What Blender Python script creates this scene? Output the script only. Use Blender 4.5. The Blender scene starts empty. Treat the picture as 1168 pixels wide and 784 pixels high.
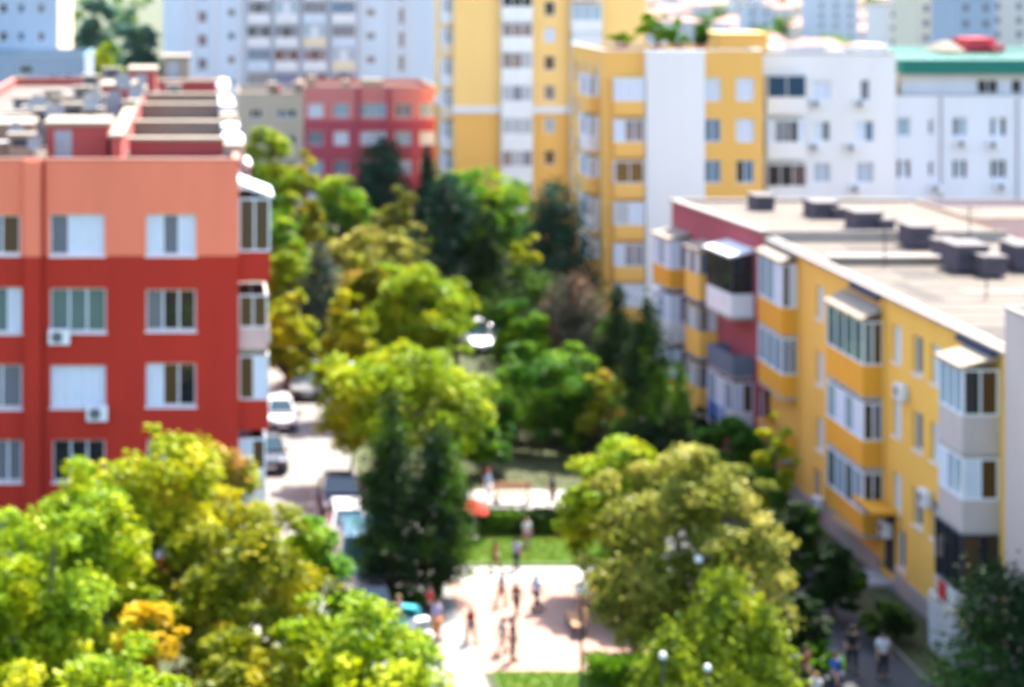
import bpy, bmesh, math, random
import numpy as np
from mathutils import Vector, Matrix
random.seed(7); rng = np.random.default_rng(11)
scene = bpy.context.scene
COL = scene.collection
F, PX0, HY, H = 2200.0, 230.0, -35.0, 24.0      # the lens measured in photo pixels, and the eye height
def W(px, py, Y): return Vector(((px-PX0)*Y/F, Y, H-(py-HY)*Y/F))
def XX(px, Y): return (px-PX0)*Y/F
def ZZ(py, Y): return H-(py-HY)*Y/F
def GY(py): return F*H/(py-HY)

# ------------------------------------------------------------------ materials
MATS = {}
def newmat(name):
    m = bpy.data.materials.new(name); m.use_nodes = True
    nt = m.node_tree; nt.nodes.clear()
    return m, nt, nt.nodes, nt.links
def surf(name, col, col2=None, scale=0.6, rough=0.85, amount=0.5, detail=6, bump=0.0, bscale=20, spec=0.3, streak=False, metallic=0.0):
    """matte material with two mottled tones, optional rain streaks"""
    if name in MATS: return MATS[name]
    m, nt, N, L = newmat(name)
    out = N.new('ShaderNodeOutputMaterial'); p = N.new('ShaderNodeBsdfPrincipled')
    p.inputs['Roughness'].default_value = rough
    p.inputs['Specular IOR Level'].default_value = spec
    p.inputs['Metallic'].default_value = metallic
    L.new(p.outputs[0], out.inputs[0])
    c2 = col2 or tuple(c*0.8 for c in col)
    tc = N.new('ShaderNodeNewGeometry')
    nz = N.new('ShaderNodeTexNoise'); nz.inputs['Scale'].default_value = scale; nz.inputs['Detail'].default_value = detail
    nz.inputs['Roughness'].default_value = 0.65
    if streak:
        mp = N.new('ShaderNodeMapping'); mp.inputs['Scale'].default_value = (1, 1, 0.18)
        L.new(tc.outputs['Position'], mp.inputs[0]); L.new(mp.outputs[0], nz.inputs['Vector'])
    else:
        L.new(tc.outputs['Position'], nz.inputs['Vector'])
    cr = N.new('ShaderNodeValToRGB'); cr.color_ramp.elements[0].position = 0.5-amount*0.5; cr.color_ramp.elements[1].position = 0.5+amount*0.5
    cr.color_ramp.elements[0].color = (*c2, 1); cr.color_ramp.elements[1].color = (*col, 1)
    L.new(nz.outputs[0], cr.inputs[0]); L.new(cr.outputs[0], p.inputs['Base Color'])
    if bump:
        nb = N.new('ShaderNodeTexNoise'); nb.inputs['Scale'].default_value = bscale; nb.inputs['Detail'].default_value = 4
        L.new(tc.outputs['Position'], nb.inputs['Vector'])
        b = N.new('ShaderNodeBump'); b.inputs['Strength'].default_value = bump; b.inputs['Distance'].default_value = 0.02
        L.new(nb.outputs[0], b.inputs['Height']); L.new(b.outputs[0], p.inputs['Normal'])
    MATS[name] = m
    return m
def gloss(name, col, rough=0.1, spec=0.5, metallic=0.0, coat=0.0):
    if name in MATS: return MATS[name]
    m, nt, N, L = newmat(name)
    out = N.new('ShaderNodeOutputMaterial'); p = N.new('ShaderNodeBsdfPrincipled')
    nz = N.new('ShaderNodeTexNoise'); nz.inputs['Scale'].default_value = 3.0
    mx = N.new('ShaderNodeMix'); mx.data_type = 'RGBA'
    mx.inputs[6].default_value = (*col, 1); mx.inputs[7].default_value = (*[c*0.82 for c in col], 1)
    g = N.new('ShaderNodeNewGeometry'); L.new(g.outputs['Position'], nz.inputs['Vector'])
    L.new(nz.outputs[0], mx.inputs[0]); L.new(mx.outputs[2], p.inputs['Base Color'])
    p.inputs['Roughness'].default_value = rough; p.inputs['Specular IOR Level'].default_value = spec
    p.inputs['Metallic'].default_value = metallic; p.inputs['Coat Weight'].default_value = coat
    L.new(p.outputs[0], out.inputs[0]); MATS[name] = m
    return m
def leafmat(name, a, b, c=None, transl=0.42):
    """leaves: each leaf its own tone between a and b, with patches of c; light shines through"""
    if name in MATS: return MATS[name]
    m, nt, N, L = newmat(name)
    out = N.new('ShaderNodeOutputMaterial')
    g = N.new('ShaderNodeNewGeometry'); oi = N.new('ShaderNodeObjectInfo')
    mx = N.new('ShaderNodeMix'); mx.data_type = 'RGBA'; mx.inputs[6].default_value = (*a, 1); mx.inputs[7].default_value = (*b, 1)
    L.new(g.outputs['Random Per Island'], mx.inputs[0])
    nz = N.new('ShaderNodeTexNoise'); nz.inputs['Scale'].default_value = 0.55; nz.inputs['Detail'].default_value = 3
    L.new(g.outputs['Position'], nz.inputs['Vector'])
    cr = N.new('ShaderNodeValToRGB'); cr.color_ramp.elements[0].position = 0.5; cr.color_ramp.elements[1].position = 0.66
    L.new(nz.outputs[0], cr.inputs[0])
    m2 = N.new('ShaderNodeMix'); m2.data_type = 'RGBA'
    L.new(cr.outputs[0], m2.inputs[0]); L.new(mx.outputs[2], m2.inputs[6]); m2.inputs[7].default_value = (*(c or b), 1)
    d = N.new('ShaderNodeBsdfDiffuse'); t = N.new('ShaderNodeBsdfTranslucent'); gl = N.new('ShaderNodeBsdfGlossy')
    gl.inputs['Roughness'].default_value = 0.45; gl.inputs[0].default_value = (0.8, 0.8, 0.8, 1)
    L.new(m2.outputs[2], d.inputs[0]); L.new(m2.outputs[2], t.inputs[0])
    s1 = N.new('ShaderNodeMixShader'); s1.inputs[0].default_value = transl
    L.new(d.outputs[0], s1.inputs[1]); L.new(t.outputs[0], s1.inputs[2])
    s2 = N.new('ShaderNodeMixShader'); s2.inputs[0].default_value = 0.012
    L.new(s1.outputs[0], s2.inputs[1]); L.new(gl.outputs[0], s2.inputs[2])
    L.new(s2.outputs[0], out.inputs[0]); MATS[name] = m
    return m

# ------------------------------------------------------------------ mesh builder
Z3 = Vector((0, 0, 1))
class Frame:
    """a facade's own axes: u to the right seen from outside, w outwards, z up"""
    def __init__(s, P, U):
        s.P = Vector(P); s.U = Vector(U).normalized(); s.N = s.U.cross(Z3)
    def __call__(s, u, w, z): return s.P + s.U*u + s.N*w + Z3*z
    def matrix(s, u, w, z):
        M = Matrix((s.U, -s.N, Z3)).transposed().to_4x4(); M.translation = s(u, w, z); return M
WORLD = Frame((0, 0, 0), (1, 0, 0))    # w = -Y
class MB:
    def __init__(s): s.v = []; s.f = []; s.mi = []; s.mats = []
    def m(s, mat):
        if mat not in s.mats: s.mats.append(mat)
        return s.mats.index(mat)
    def poly(s, pts, mat):
        n = len(s.v); s.v += [Vector(p) for p in pts]; s.f.append(tuple(range(n, n+len(pts)))); s.mi.append(s.m(mat))
    def hexa(s, p, mat):       # p: 4 bottom, 4 top
        n = len(s.v); s.v += [Vector(q) for q in p]; k = s.m(mat)
        for f in ((3,2,1,0),(4,5,6,7),(0,1,5,4),(1,2,6,5),(2,3,7,6),(3,0,4,7)):
            s.f.append(tuple(n+i for i in f)); s.mi.append(k)
    def fbox(s, fr, u0, u1, w0, w1, z0, z1, mat):
        s.hexa([fr(u0,w0,z0), fr(u1,w0,z0), fr(u1,w1,z0), fr(u0,w1,z0), fr(u0,w0,z1), fr(u1,w0,z1), fr(u1,w1,z1), fr(u0,w1,z1)], mat)
    def box(s, x0, x1, y0, y1, z0, z1, mat):
        s.hexa([(x0,y0,z0),(x1,y0,z0),(x1,y1,z0),(x0,y1,z0),(x0,y0,z1),(x1,y0,z1),(x1,y1,z1),(x0,y1,z1)], mat)
    def tube(s, pts, radii, mat, n=7, cap=True):
        pts = [Vector(p) for p in pts]; rings = []
        k = s.m(mat)
        for i, p in enumerate(pts):
            d = (pts[min(i+1, len(pts)-1)]-pts[max(i-1, 0)]).normalized()
            a = d.orthogonal().normalized() if abs(d.z) < 0.9 else Vector((1,0,0)).cross(d).normalized()
            b = d.cross(a); r = radii[i] if hasattr(radii, '__len__') else radii
            base = len(s.v)
            for j in range(n):
                t = 2*math.pi*j/n
                s.v.append(p + a*(math.cos(t)*r) + b*(math.sin(t)*r))
            rings.append(base)
        for i in range(len(pts)-1):
            for j in range(n):
                s.f.append((rings[i]+j, rings[i]+(j+1)%n, rings[i+1]+(j+1)%n, rings[i+1]+j)); s.mi.append(k)
        if cap:
            s.f.append(tuple(rings[0]+j for j in reversed(range(n)))); s.mi.append(k)
            s.f.append(tuple(rings[-1]+j for j in range(n))); s.mi.append(k)
    def ball(s, c, r, mat, nu=12, nv=8):
        c = Vector(c); r = Vector(r) if hasattr(r, '__len__') else Vector((r, r, r)); k = s.m(mat); base = len(s.v)
        for i in range(nv+1):
            ph = math.pi*i/nv
            for j in range(nu):
                th = 2*math.pi*j/nu
                s.v.append(c + Vector((r.x*math.sin(ph)*math.cos(th), r.y*math.sin(ph)*math.sin(th), r.z*math.cos(ph))))
        for i in range(nv):
            for j in range(nu):
                s.f.append((base+i*nu+j, base+(i+1)*nu+j, base+(i+1)*nu+(j+1)%nu, base+i*nu+(j+1)%nu)); s.mi.append(k)
    def facade(s, fr, w, z0, z1, holes, mat, depth=0.16, reveal=None):
        us = sorted({0.0, w, *[h[0] for h in holes], *[h[2] for h in holes]}); us = [u for u in us if -1e-6 <= u <= w+1e-6]
        zs = sorted({z0, z1, *[h[1] for h in holes], *[h[3] for h in holes]}); zs = [z for z in zs if z0-1e-6 <= z <= z1+1e-6]
        for i in range(len(us)-1):
            j0 = None
            for j in range(len(zs)):
                solid = False
                if j < len(zs)-1:
                    uc = (us[i]+us[i+1])/2; zc = (zs[j]+zs[j+1])/2
                    solid = not any(h[0] < uc < h[2] and h[1] < zc < h[3] for h in holes)
                if solid and j0 is None: j0 = j
                if not solid and j0 is not None:
                    s.poly([fr(us[i],0,zs[j0]), fr(us[i+1],0,zs[j0]), fr(us[i+1],0,zs[j]), fr(us[i],0,zs[j])], mat); j0 = None
        rv = reveal or mat
        for (a, b, c, d) in holes:
            a, c = max(a, 0), min(c, w)
            s.poly([fr(a,0,b), fr(c,0,b), fr(c,-depth,b), fr(a,-depth,b)], rv)
            s.poly([fr(a,0,d), fr(a,-depth,d), fr(c,-depth,d), fr(c,0,d)], rv)
            s.poly([fr(a,0,b), fr(a,-depth,b), fr(a,-depth,d), fr(a,0,d)], rv)
            s.poly([fr(c,0,b), fr(c,0,d), fr(c,-depth,d), fr(c,-depth,b)], rv)
    def mesh(s, name, recalc=False, smooth=False):
        me = bpy.data.meshes.new(name); me.from_pydata(s.v, [], s.f)
        for m in s.mats: me.materials.append(m)
        me.polygons.foreach_set('material_index', s.mi)
        if smooth: me.polygons.foreach_set('use_smooth', [True]*len(s.f))
        if recalc:
            bm = bmesh.new(); bm.from_mesh(me); bmesh.ops.recalc_face_normals(bm, faces=bm.faces); bm.to_mesh(me); bm.free()
        me.update(); return me
    def build(s, name, parent=None, label=None, recalc=True, smooth=False):
        return link(name, s.mesh(name, recalc, smooth), parent, label)
def link(name, data, parent=None, label=None):
    o = bpy.data.objects.new(name, data); COL.objects.link(o)
    if parent is not None: o.parent = parent
    if label: o['label'] = label
    return o
def tag(o, label=None, cat=None, group=None, kind=None):
    if label: o['label'] = label
    if cat: o['category'] = cat
    if group: o['group'] = group
    if kind: o['kind'] = kind
    return o
def thing(name, label, cat, loc=(0,0,0), rz=0.0, group=None):
    o = bpy.data.objects.new(name, None); COL.objects.link(o); o.location = loc; o.rotation_euler = (0,0,rz)
    o.empty_display_size = 0.3
    return tag(o, label, cat, group)
def put(o, M): o.matrix_local = M; return o    # parents sit at the world origin for buildings

# ------------------------------------------------------------------ palette
white = surf('white_paint', (0.78,0.78,0.77), (0.66,0.66,0.66), 1.2)
frame_white = surf('window_frame_white', (0.8,0.82,0.84), (0.7,0.72,0.75), 2.0, rough=0.5)
curtain = surf('curtain_white', (0.62,0.66,0.74), (0.52,0.57,0.66), 3.0)
glass_dark = gloss('glass_dark', (0.015,0.018,0.022), 0.06, 0.6)
glass_green = gloss('glass_green', (0.10,0.16,0.16), 0.08, 0.6)
glass_blue = gloss('glass_blue', (0.08,0.16,0.27), 0.08, 0.6)
glass_pale = gloss('glass_pale', (0.30,0.40,0.48), 0.1, 0.6)
glass_grey = gloss('glass_grey', (0.14,0.15,0.19), 0.1, 0.6)
warm_dark = gloss('room_brown', (0.07,0.035,0.01), 0.3, 0.5)
glass_navy = gloss('glass_navy', (0.008,0.05,0.11), 0.08, 0.4)
PANE = {'n': glass_navy, 'w': curtain, 'd': glass_dark, 'g': glass_green, 'b': glass_blue, 'p': glass_pale, 'y': glass_grey, 'o': warm_dark}
concrete = surf('concrete', (0.42,0.40,0.37), (0.30,0.28,0.26), 0.9, streak=False)
coping = surf('coping_stone', (0.27,0.23,0.18), (0.19,0.16,0.125), 1.1)
metal_grey = surf('grey_metal', (0.35,0.36,0.38), (0.28,0.28,0.3), 2, rough=0.5)
dark_metal = surf('dark_metal', (0.04,0.045,0.06), (0.03,0.03,0.04), 2, rough=0.5)
black = surf('black_rubber', (0.015,0.015,0.017), (0.01,0.01,0.01), 3)
bark = surf('bark', (0.10,0.07,0.045), (0.05,0.035,0.025), 6, bump=0.5)

# ------------------------------------------------------------------ windows and other facade parts
WCACHE = {}
def window(parent, fr, u, z, w, h, pat='dw', depth=0.13, frame=None, sill=True, bar=0.055):
    """window centred at (u, z): casement frame, its panes, its sill"""
    frame = frame or frame_white
    key = (round(w,2), round(h,2), pat, frame.name, sill, bar)
    if key not in WCACHE:
        f = MB(); p = MB()
        x0, x1, z0, z1 = -w/2, w/2, -h/2, h/2
        t = bar
        fb = lambda a,b,c,d: f.box(a, b, 0, 0.07, c, d, frame)
        fb(x0, x1, z0, z0+t); fb(x0, x1, z1-t, z1); fb(x0, x0+t, z0+t, z1-t); fb(x1-t, x1, z0+t, z1-t)
        n = len(pat); cw = (w-2*t)/n
        for i in range(1, n): fb(x0+t+cw*i-t*0.55, x0+t+cw*i+t*0.55, z0+t, z1-t)
        for i, ch in enumerate(pat):
            a = x0+t+cw*i; b = a+cw
            p.poly([(a,0.045,z0+t),(b,0.045,z0+t),(b,0.045,z1-t),(a,0.045,z1-t)], PANE[ch])
        sm = None
        if sill:
            s_ = MB(); s_.box(x0-0.05, x1+0.05, -depth-0.06, -0.002, z0-0.07, z0-0.004, frame); sm = s_.mesh('sill')
        WCACHE[key] = (f.mesh('window', True), p.mesh('pane'), sm)
    fm, pm, sm = WCACHE[key]
    o = link('window', fm, parent); o.matrix_local = fr.matrix(u, -depth, z)
    link('pane', pm, o)
    if sm: link('sill', sm, o)
    return o
def hole(u, z, w, h): return (u-w/2, z-h/2, u+w/2, z+h/2)
ac_data = None
def air_con(parent, fr, u, z, w=0.8):
    global ac_data
    if ac_data is None:
        b = MB(); b.box(-0.4,0.4,-0.34,-0.06,-0.28,0.28,white)
        for x in (-0.3,0.3): b.box(x-0.02,x+0.02,-0.36,0,-0.32,-0.285,metal_grey)
        g = MB(); n = 16
        ring = [(-0.08+0.22*math.cos(2*math.pi*i/n), -0.347, 0.22*math.sin(2*math.pi*i/n)) for i in range(n)]
        g.poly(ring, dark_metal)
        for i in range(-3,4): g.box(-0.3,0.14,-0.355,-0.349,i*0.06-0.008,i*0.06+0.008,metal_grey)
        ac_data = (b.mesh('air_conditioner', True), g.mesh('fan_grille'))
    o = link('air_conditioner', ac_data[0], parent); o.matrix_local = fr.matrix(u, 0, z); link('fan_grille', ac_data[1], o)
    return o
def glazed_balcony(parent, fr, u0, u1, d, zf, zs, zt, par, endpat='dd', streetpat='ggg', frame=None, roof=None, slab=concrete, label=None, glaze=True, open_rail=False, roofslope=0.25, roofmat=None):
    """a balcony box: slab and parapet, window band above it, optional canopy. zf floor, zs sill, zt head"""
    frame = frame or frame_white
    b = MB()
    b.fbox(fr, u0, u1, 0.003, d, zf-0.14, zf, slab)
    t = 0.1
    if not open_rail:
        b.fbox(fr, u0, u1, d-t, d, zf+0.002, zs, par)
        b.fbox(fr, u0, u0+t, 0.003, d-t-0.002, zf+0.002, zs, par); b.fbox(fr, u1-t, u1, 0.003, d-t-0.002, zf+0.002, zs, par)
    o = b.build('balcony', parent, label)
    if open_rail:
        r = MB()
        for z in (zf+0.12, zs): 
            r.fbox(fr, u0, u1, d-0.05, d, z-0.04, z, frame)
            r.fbox(fr, u0, u0+0.05, 0.003, d-0.052, z-0.04, z, frame); r.fbox(fr, u1-0.05, u1, 0.003, d-0.052, z-0.04, z, frame)
        n = max(2, int((u1-u0)/0.14))
        for i in range(n+1):
            u = u0+0.02+(u1-u0-0.04)*i/n; r.fbox(fr, u-0.014, u+0.014, d-0.04, d-0.012, zf+0.002, zs-0.042, frame)
        n = max(2, int(d/0.14))
        for i in range(1, n):
            w = d*i/n
            for u in (u0+0.025, u1-0.025): r.fbox(fr, u-0.014, u+0.014, w-0.014, w+0.014, zf+0.002, zs-0.042, frame)
        r.build('railing', o)
    if glaze:
        g = MB(); k = 0.07
        def band(P, n, pat):      # P(a,z,e): a along 0..1, e = depth outward
            pass
        # posts
        for (u, w) in ((u0, d-k), (u1-k, d-k), (u0, 0.01), (u1-k, 0.01)):
            g.fbox(fr, u, u+k, w, w+k, zs+0.003, zt, frame)
        def side(uA, pat, inward):
            n = len(pat); span = d-2*k-0.01
            ua, ub = (uA, uA+k) 
            g.fbox(fr, ua, ub, k+0.012, d-k-0.002, zs+0.003, zs+k, frame); g.fbox(fr, ua, ub, k+0.012, d-k-0.002, zt-k, zt, frame)
            for i in range(n):
                w0 = k+0.012+(span-0.004)*i/n; w1 = k+0.012+(span-0.004)*(i+1)/n
                if i: g.fbox(fr, ua, ub, w0-0.03, w0+0.03, zs+k+0.002, zt-k-0.002, frame)
                um = (ua+ub)/2
                g.poly([fr(um,w0,zs+k), fr(um,w1,zs+k), fr(um,w1,zt-k), fr(um,w0,zt-k)], PANE[pat[i]])
        side(u1-k, endpat, -1); side(u0, endpat, 1)
        n = len(streetpat); span = u1-u0-2*k-0.004
        g.fbox(fr, u0+k+0.002, u1-k-0.002, d-k, d, zs+0.003, zs+k, frame); g.fbox(fr, u0+k+0.002, u1-k-0.002, d-k, d, zt-k, zt, frame)
        for i in range(n):
            a = u0+k+0.002+span*i/n; c = a+span/n
            if i: g.fbox(fr, a-0.03, a+0.03, d-k, d, zs+k+0.002, zt-k-0.002, frame)
            g.poly([fr(a,d-k/2,zs+k), fr(c,d-k/2,zs+k), fr(c,d-k/2,zt-k), fr(a,d-k/2,zt-k)], PANE[streetpat[i]])
        g.build('glazing', o)
    if roof:
        c = MB(); e = 0.12; rm = roofmat or coping
        z0 = zt+0.004
        c.hexa([fr(u0-e,d+e,z0), fr(u1+e,d+e,z0), fr(u1+e,0.004,z0+roofslope*0.9), fr(u0-e,0.004,z0+roofslope*0.9),
                fr(u0-e,d+e,z0+0.1), fr(u1+e,d+e,z0+0.1), fr(u1+e,0.004,z0+roofslope+0.12), fr(u0-e,0.004,z0+roofslope+0.12)], rm)
        c.build('canopy', o)
    return o
def block_shell(mb, x0, x1, y0, y1, z1, mat, roofmat, front=True, holes=(), parapet=0.35, copingmat=None, left_holes=(), right_holes=(), z0=0.0, depth=0.16):
    """walls of an upright block with window openings in its camera-side, left and right walls, and the roof deck"""
    f = Frame((x0,y0,0),(1,0,0)); l = Frame((x0,y1,0),(0,-1,0)); r = Frame((x1,y0,0),(0,1,0)); b = Frame((x1,y1,0),(-1,0,0))
    mb.facade(f, x1-x0, z0, z1, list(holes), mat, depth); mb.facade(l, y1-y0, z0, z1, list(left_holes), mat, depth)
    mb.facade(r, y1-y0, z0, z1, list(right_holes), mat, depth); mb.facade(b, x1-x0, z0, z1, [], mat)
    return f, l, r
def roof_deck(parent, x0, x1, y0, y1, z, roofmat, copingmat, par=0.35, wall=None):
    mb = MB(); zz = z-par
    mb.poly([(x0+0.2,y0+0.2,zz),(x1-0.2,y0+0.2,zz),(x1-0.2,y1-0.2,zz),(x0+0.2,y1-0.2,zz)], roofmat)
    wl = wall or copingmat
    # parapet tops and inner faces
    for (a,b,c,d) in ((x0,x1,y0,y0+0.2),(x0,x1,y1-0.2,y1),(x0,x0+0.2,y0+0.2,y1-0.2),(x1-0.2,x1,y0+0.2,y1-0.2)):
        e = 0.04
        mb.box(a-(e if a==x0 else 0), b+(e if b==x1 else 0), c-(e if c==y0 else 0), d+(e if d==y1 else 0), z+0.002, z+0.07, copingmat)
    mb.poly([(x0+0.2,y0+0.2,zz),(x0+0.2,y0+0.2,z+0.001),(x1-0.2,y0+0.2,z+0.001),(x1-0.2,y0+0.2,zz)], wl)
    mb.poly([(x0+0.2,y1-0.2,zz),(x1-0.2,y1-0.2,zz),(x1-0.2,y1-0.2,z+0.001),(x0+0.2,y1-0.2,z+0.001)], wl)
    mb.poly([(x0+0.2,y0+0.2,zz),(x0+0.2,y1-0.2,zz),(x0+0.2,y1-0.2,z+0.001),(x0+0.2,y0+0.2,z+0.001)], wl)
    mb.poly([(x1-0.2,y0+0.2,zz),(x1-0.2,y0+0.2,z+0.001),(x1-0.2,y1-0.2,z+0.001),(x1-0.2,y1-0.2,zz)], wl)
    return mb.build('roof', parent, recalc=False)
# ------------------------------------------------------------------ setting: ground, street, plaza, paths, lawn
def sheet(name, pts, z, mat):
    b = MB(); b.poly([(x, y, z) for x, y in pts], mat); o = b.build(name, recalc=False); return tag(o, kind='structure')
def raised(name, pts, z0, z1, mat, kerbmat=None):
    b = MB(); n = len(pts)
    b.poly([(x,y,z1) for x,y in pts], mat)
    for i in range(n):
        (x,y),(p,q) = pts[i], pts[(i+1)%n]; b.poly([(x,y,z0),(p,q,z0),(p,q,z1),(x,y,z1)], kerbmat or mat)
    return tag(b.build(name, recalc=False), kind='structure')
earth = surf('earth_and_grass', (0.05,0.075,0.018), (0.055,0.05,0.025), 0.12, amount=0.6, bump=0.4, bscale=6)
asphalt = surf('worn_asphalt', (0.24,0.23,0.215), (0.17,0.165,0.155), 0.5, bump=0.2, bscale=40)
asphalt_shaded = surf('alley_asphalt_shaded', (0.05,0.053,0.06), (0.038,0.04,0.046), 0.6, bump=0.2, bscale=40)  # dark bluish tone includes the shade of the building beside it
paving = surf('pink_paving', (0.37,0.225,0.17), (0.30,0.185,0.14), 0.7, bump=0.2, bscale=30)
pale_path = surf('pale_path', (0.36,0.345,0.32), (0.29,0.28,0.26), 0.8)
lawn_m = surf('lawn_green', (0.13,0.22,0.025), (0.09,0.16,0.02), 0.9, bump=0.5, bscale=30)
kerb_m = surf('kerb_stone', (0.4,0.39,0.37), (0.33,0.32,0.3), 1)
line_m = surf('road_paint', (0.7,0.7,0.68), (0.55,0.55,0.53), 3)
R_ = 2600
b = MB()
ys = [-60, 20, 60, 100, 150, 220, 320, 500, 800, 1300, 2000, R_]
for i in range(len(ys)-1): b.poly([(-R_,ys[i],0),(R_,ys[i],0),(R_,ys[i+1],0),(-R_,ys[i+1],0)], earth)
b.v = [Vector(v) for v in b.v]
tag(b.build('ground', recalc=False), kind='structure')
sheet('street', [(2.9,40),(9.6,40),(9.6,88),(7.4,90),(7.4,128),(19,128),(19,134),(2.9,134)], 0.004, asphalt)
b = MB()
for y in np.arange(68.3, 90, 5.0): b.box(5.1, 7.3, y-0.05, y+0.05, 0.005, 0.009, line_m)
b.box(5.04,5.09,66,89,0.005,0.009,line_m)
tag(b.build('road_marking'), kind='structure')
raised('pavement', [(1.7,40),(2.75,40),(2.75,134),(1.7,134)], 0, 0.12, pale_path, kerb_m)
sheet('plaza', [(9.61,65.8),(16.9,65.8),(17.6,75.4),(9.61,75.4)], 0.008, paving)
sheet('path', [(9.8,75.5),(19,75.5),(19,77.4),(9.8,77.4)], 0.012, pale_path)
sheet('footpath', [(9.8,83.1),(20.4,83.1),(20.4,88.8),(9.8,88.8)], 0.012, pale_path)
raised('lawn', [(9.9,77.6),(18.6,77.6),(18.6,82.9),(9.9,82.9)], 0, 0.09, lawn_m, kerb_m)
raised('lawn_strip', [(9.9,55),(17.2,55),(17.2,65.7),(9.9,65.7)], 0, 0.09, lawn_m, kerb_m)
sheet('alley', [(18.9,50),(24.3,50),(24.3,112),(20.6,112),(20.6,90),(18.9,88)], 0.006, asphalt_shaded)
raised('planting_bed', [(24.45,64.5),(26.75,64.5),(26.2,92.0),(24.45,92.0)], 0, 0.12, earth, kerb_m)

# ------------------------------------------------------------------ red apartment building (left)
salmon = surf('salmon_plaster', (0.88,0.225,0.125), (0.72,0.18,0.10), 0.7, streak=True)
redp = surf('red_plaster', (0.47,0.027,0.012), (0.36,0.021,0.010), 0.7, streak=True)
redroof = surf('red_rooftop_render', (0.42,0.07,0.06), (0.36,0.07,0.06), 1.2)
tan_m = surf('tan_render', (0.34,0.24,0.17), (0.26,0.18,0.13), 1.0)
roof_pale = surf('roof_felt_pale', (0.15,0.12,0.098), (0.09,0.072,0.06), 0.6)
cream = surf('cream_render', (0.33,0.27,0.20), (0.24,0.195,0.145), 1.1)
Y0 = 73.33; XL, XR, YB = -12.5, 1.4, 128.0
red = thing('apartment_building', 'long red apartment block with salmon top storey and cluttered flat roof', 'building')
zt = ZZ(183, Y0); zc = ZZ(292, Y0)
fr = Frame((XL, Y0, 0), (1,0,0))
def pw(fr, Y, x0, px, py, w, h): return XX(px, Y)-x0, ZZ(py, Y), w*Y/F, h*Y/F
rw = [(2,268,42,45,'yo',1),(88,268,62,47,'yww',1),(195,268,57,47,'wyw',1),
      (2,354,46,52,'wgw',0),(89,354,64,50,'ggg',0),(195,354,57,47,'ydd',0),
      (2,441,46,50,'yy',0),(89,441,63,48,'www',0),(195,439,57,49,'wod',0),
      (2,526,46,48,'yyy',0),(90,526,60,48,'ddd',0),(196,524,57,46,'ydd',0),
      (2,610,46,48,'yd',0),(90,610,60,48,'wdw',0),(196,610,57,46,'ydd',0)]
wins = []
for px,py,w,h,pat,up in rw: wins.append((*pw(fr,Y0,XL,px,py,w,h),pat,up))
for up in (0,1):      # the far left column, outside the photograph's edge
    for (u,z,w,h,pat,q) in list(wins):
        if q == up and u < XX(20,Y0)-XL and u > 2: wins.append((u-3.4,z,w,h,pat,up))
lo = MB(); hi = MB(); Ln = YB-Y0
rr = Frame((XR,Y0,0),(0,1,0)); ll = Frame((XL,YB,0),(0,-1,0)); bk = Frame((XR,YB,0),(-1,0,0))
side_w = []
for k in range(16):
    yy = 4.4+k*3.1
    for z in (2.6,5.45,8.25,11.05,13.9):
        if k % 4 in (1,2): side_w.append((yy, z, 1.3, 1.5))
for mb, za, zb, mat in ((lo,0,zc,redp),(hi,zc,zt,salmon)):
    fh = [hole(*w[:4]) for w in wins if (w[5]==1) == (mb is hi)]
    sh = [hole(*w) for w in side_w if (w[1] > zc) == (mb is hi)]
    mb.facade(fr, XR-XL, za, zb, fh, mat); mb.facade(rr, Ln, za, zb, sh, mat)
    mb.facade(ll, Ln, za, zb, [], mat); mb.facade(bk, XR-XL, za, zb, [], mat)
lo.build('wall', red, 'deep red plaster wall of the lower storeys', recalc=False); hi.build('wall', red, 'salmon plaster wall of the top storey', recalc=False)
for u,z,w,h,pat,up in wins: window(red, fr, u, z, w, h, pat)
for u,z,w,h in side_w: window(red, rr, u, z, w, h, random.choice(['dw','wd','yd']))
cop = surf('parapet_coping', (0.50,0.22,0.16), (0.4,0.18,0.13), 1.5)
roof_deck(red, XL, XR, Y0, YB, zt, roof_pale, cop, 0.45, redroof)
# shallow rib and rain pipe on the gable
roof_white = surf('roof_white_grey', (0.36,0.34,0.33), (0.26,0.25,0.24), 1.3)
b = MB(); u0 = XX(28,Y0)-XL; u1 = XX(47,Y0)-XL
b.fbox(fr,u0,u1,0.003,0.22,0,zc-0.003,redp); b.fbox(fr,u0,u1,0.003,0.22,zc+0.001,zt-0.01,salmon); b.build('pilaster', red)
b = MB(); b.tube([fr(u1+0.10,0.09,0.2),fr(u1+0.10,0.09,zc)],0.055,redp); b.tube([fr(u1+0.10,0.09,zc+.005),fr(u1+0.10,0.09,zt-0.05)],0.055,redp); b.build('drainpipe', red)
for px,py in ((68,383),(111,470)): air_con(red, fr, XX(px,Y0)-XL, ZZ(py,Y0), 0.8)
# rooftop walls with pale copings, stair heads
def firewall(x0,x1,Y,ztop,hgt,face,cmat=None,th=0.35):
    b = MB(); b.box(x0,x1,Y,Y+th,ztop-hgt,ztop-0.1,face); b.box(x0-0.06,x1+0.06,Y-0.1,Y+th+0.45,ztop-0.098,ztop+0.02,cmat or cream); return b.build('firewall', red)
zr = zt-0.45
firewall(-3.0,0.95,79.6,17.02,0.75,redroof); firewall(-3.1,0.95,88.5,17.02,0.75,tan_m)
firewall(-3.2,1.0,99.5,17.05,0.77,tan_m); firewall(-3.0,1.0,107.7,17.05,0.77,tan_m); firewall(-2.6,1.1,118.0,17.2,0.92,redroof)
b = MB(); b.box(-3.5,-3.12,75.0,107,zr,zt+0.72,redroof); b.box(-3.62,-3.02,74.9,107.1,zt+0.722,zt+0.84,cream); b.build('firewall', red, 'long low rooftop wall with cream coping')
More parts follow.
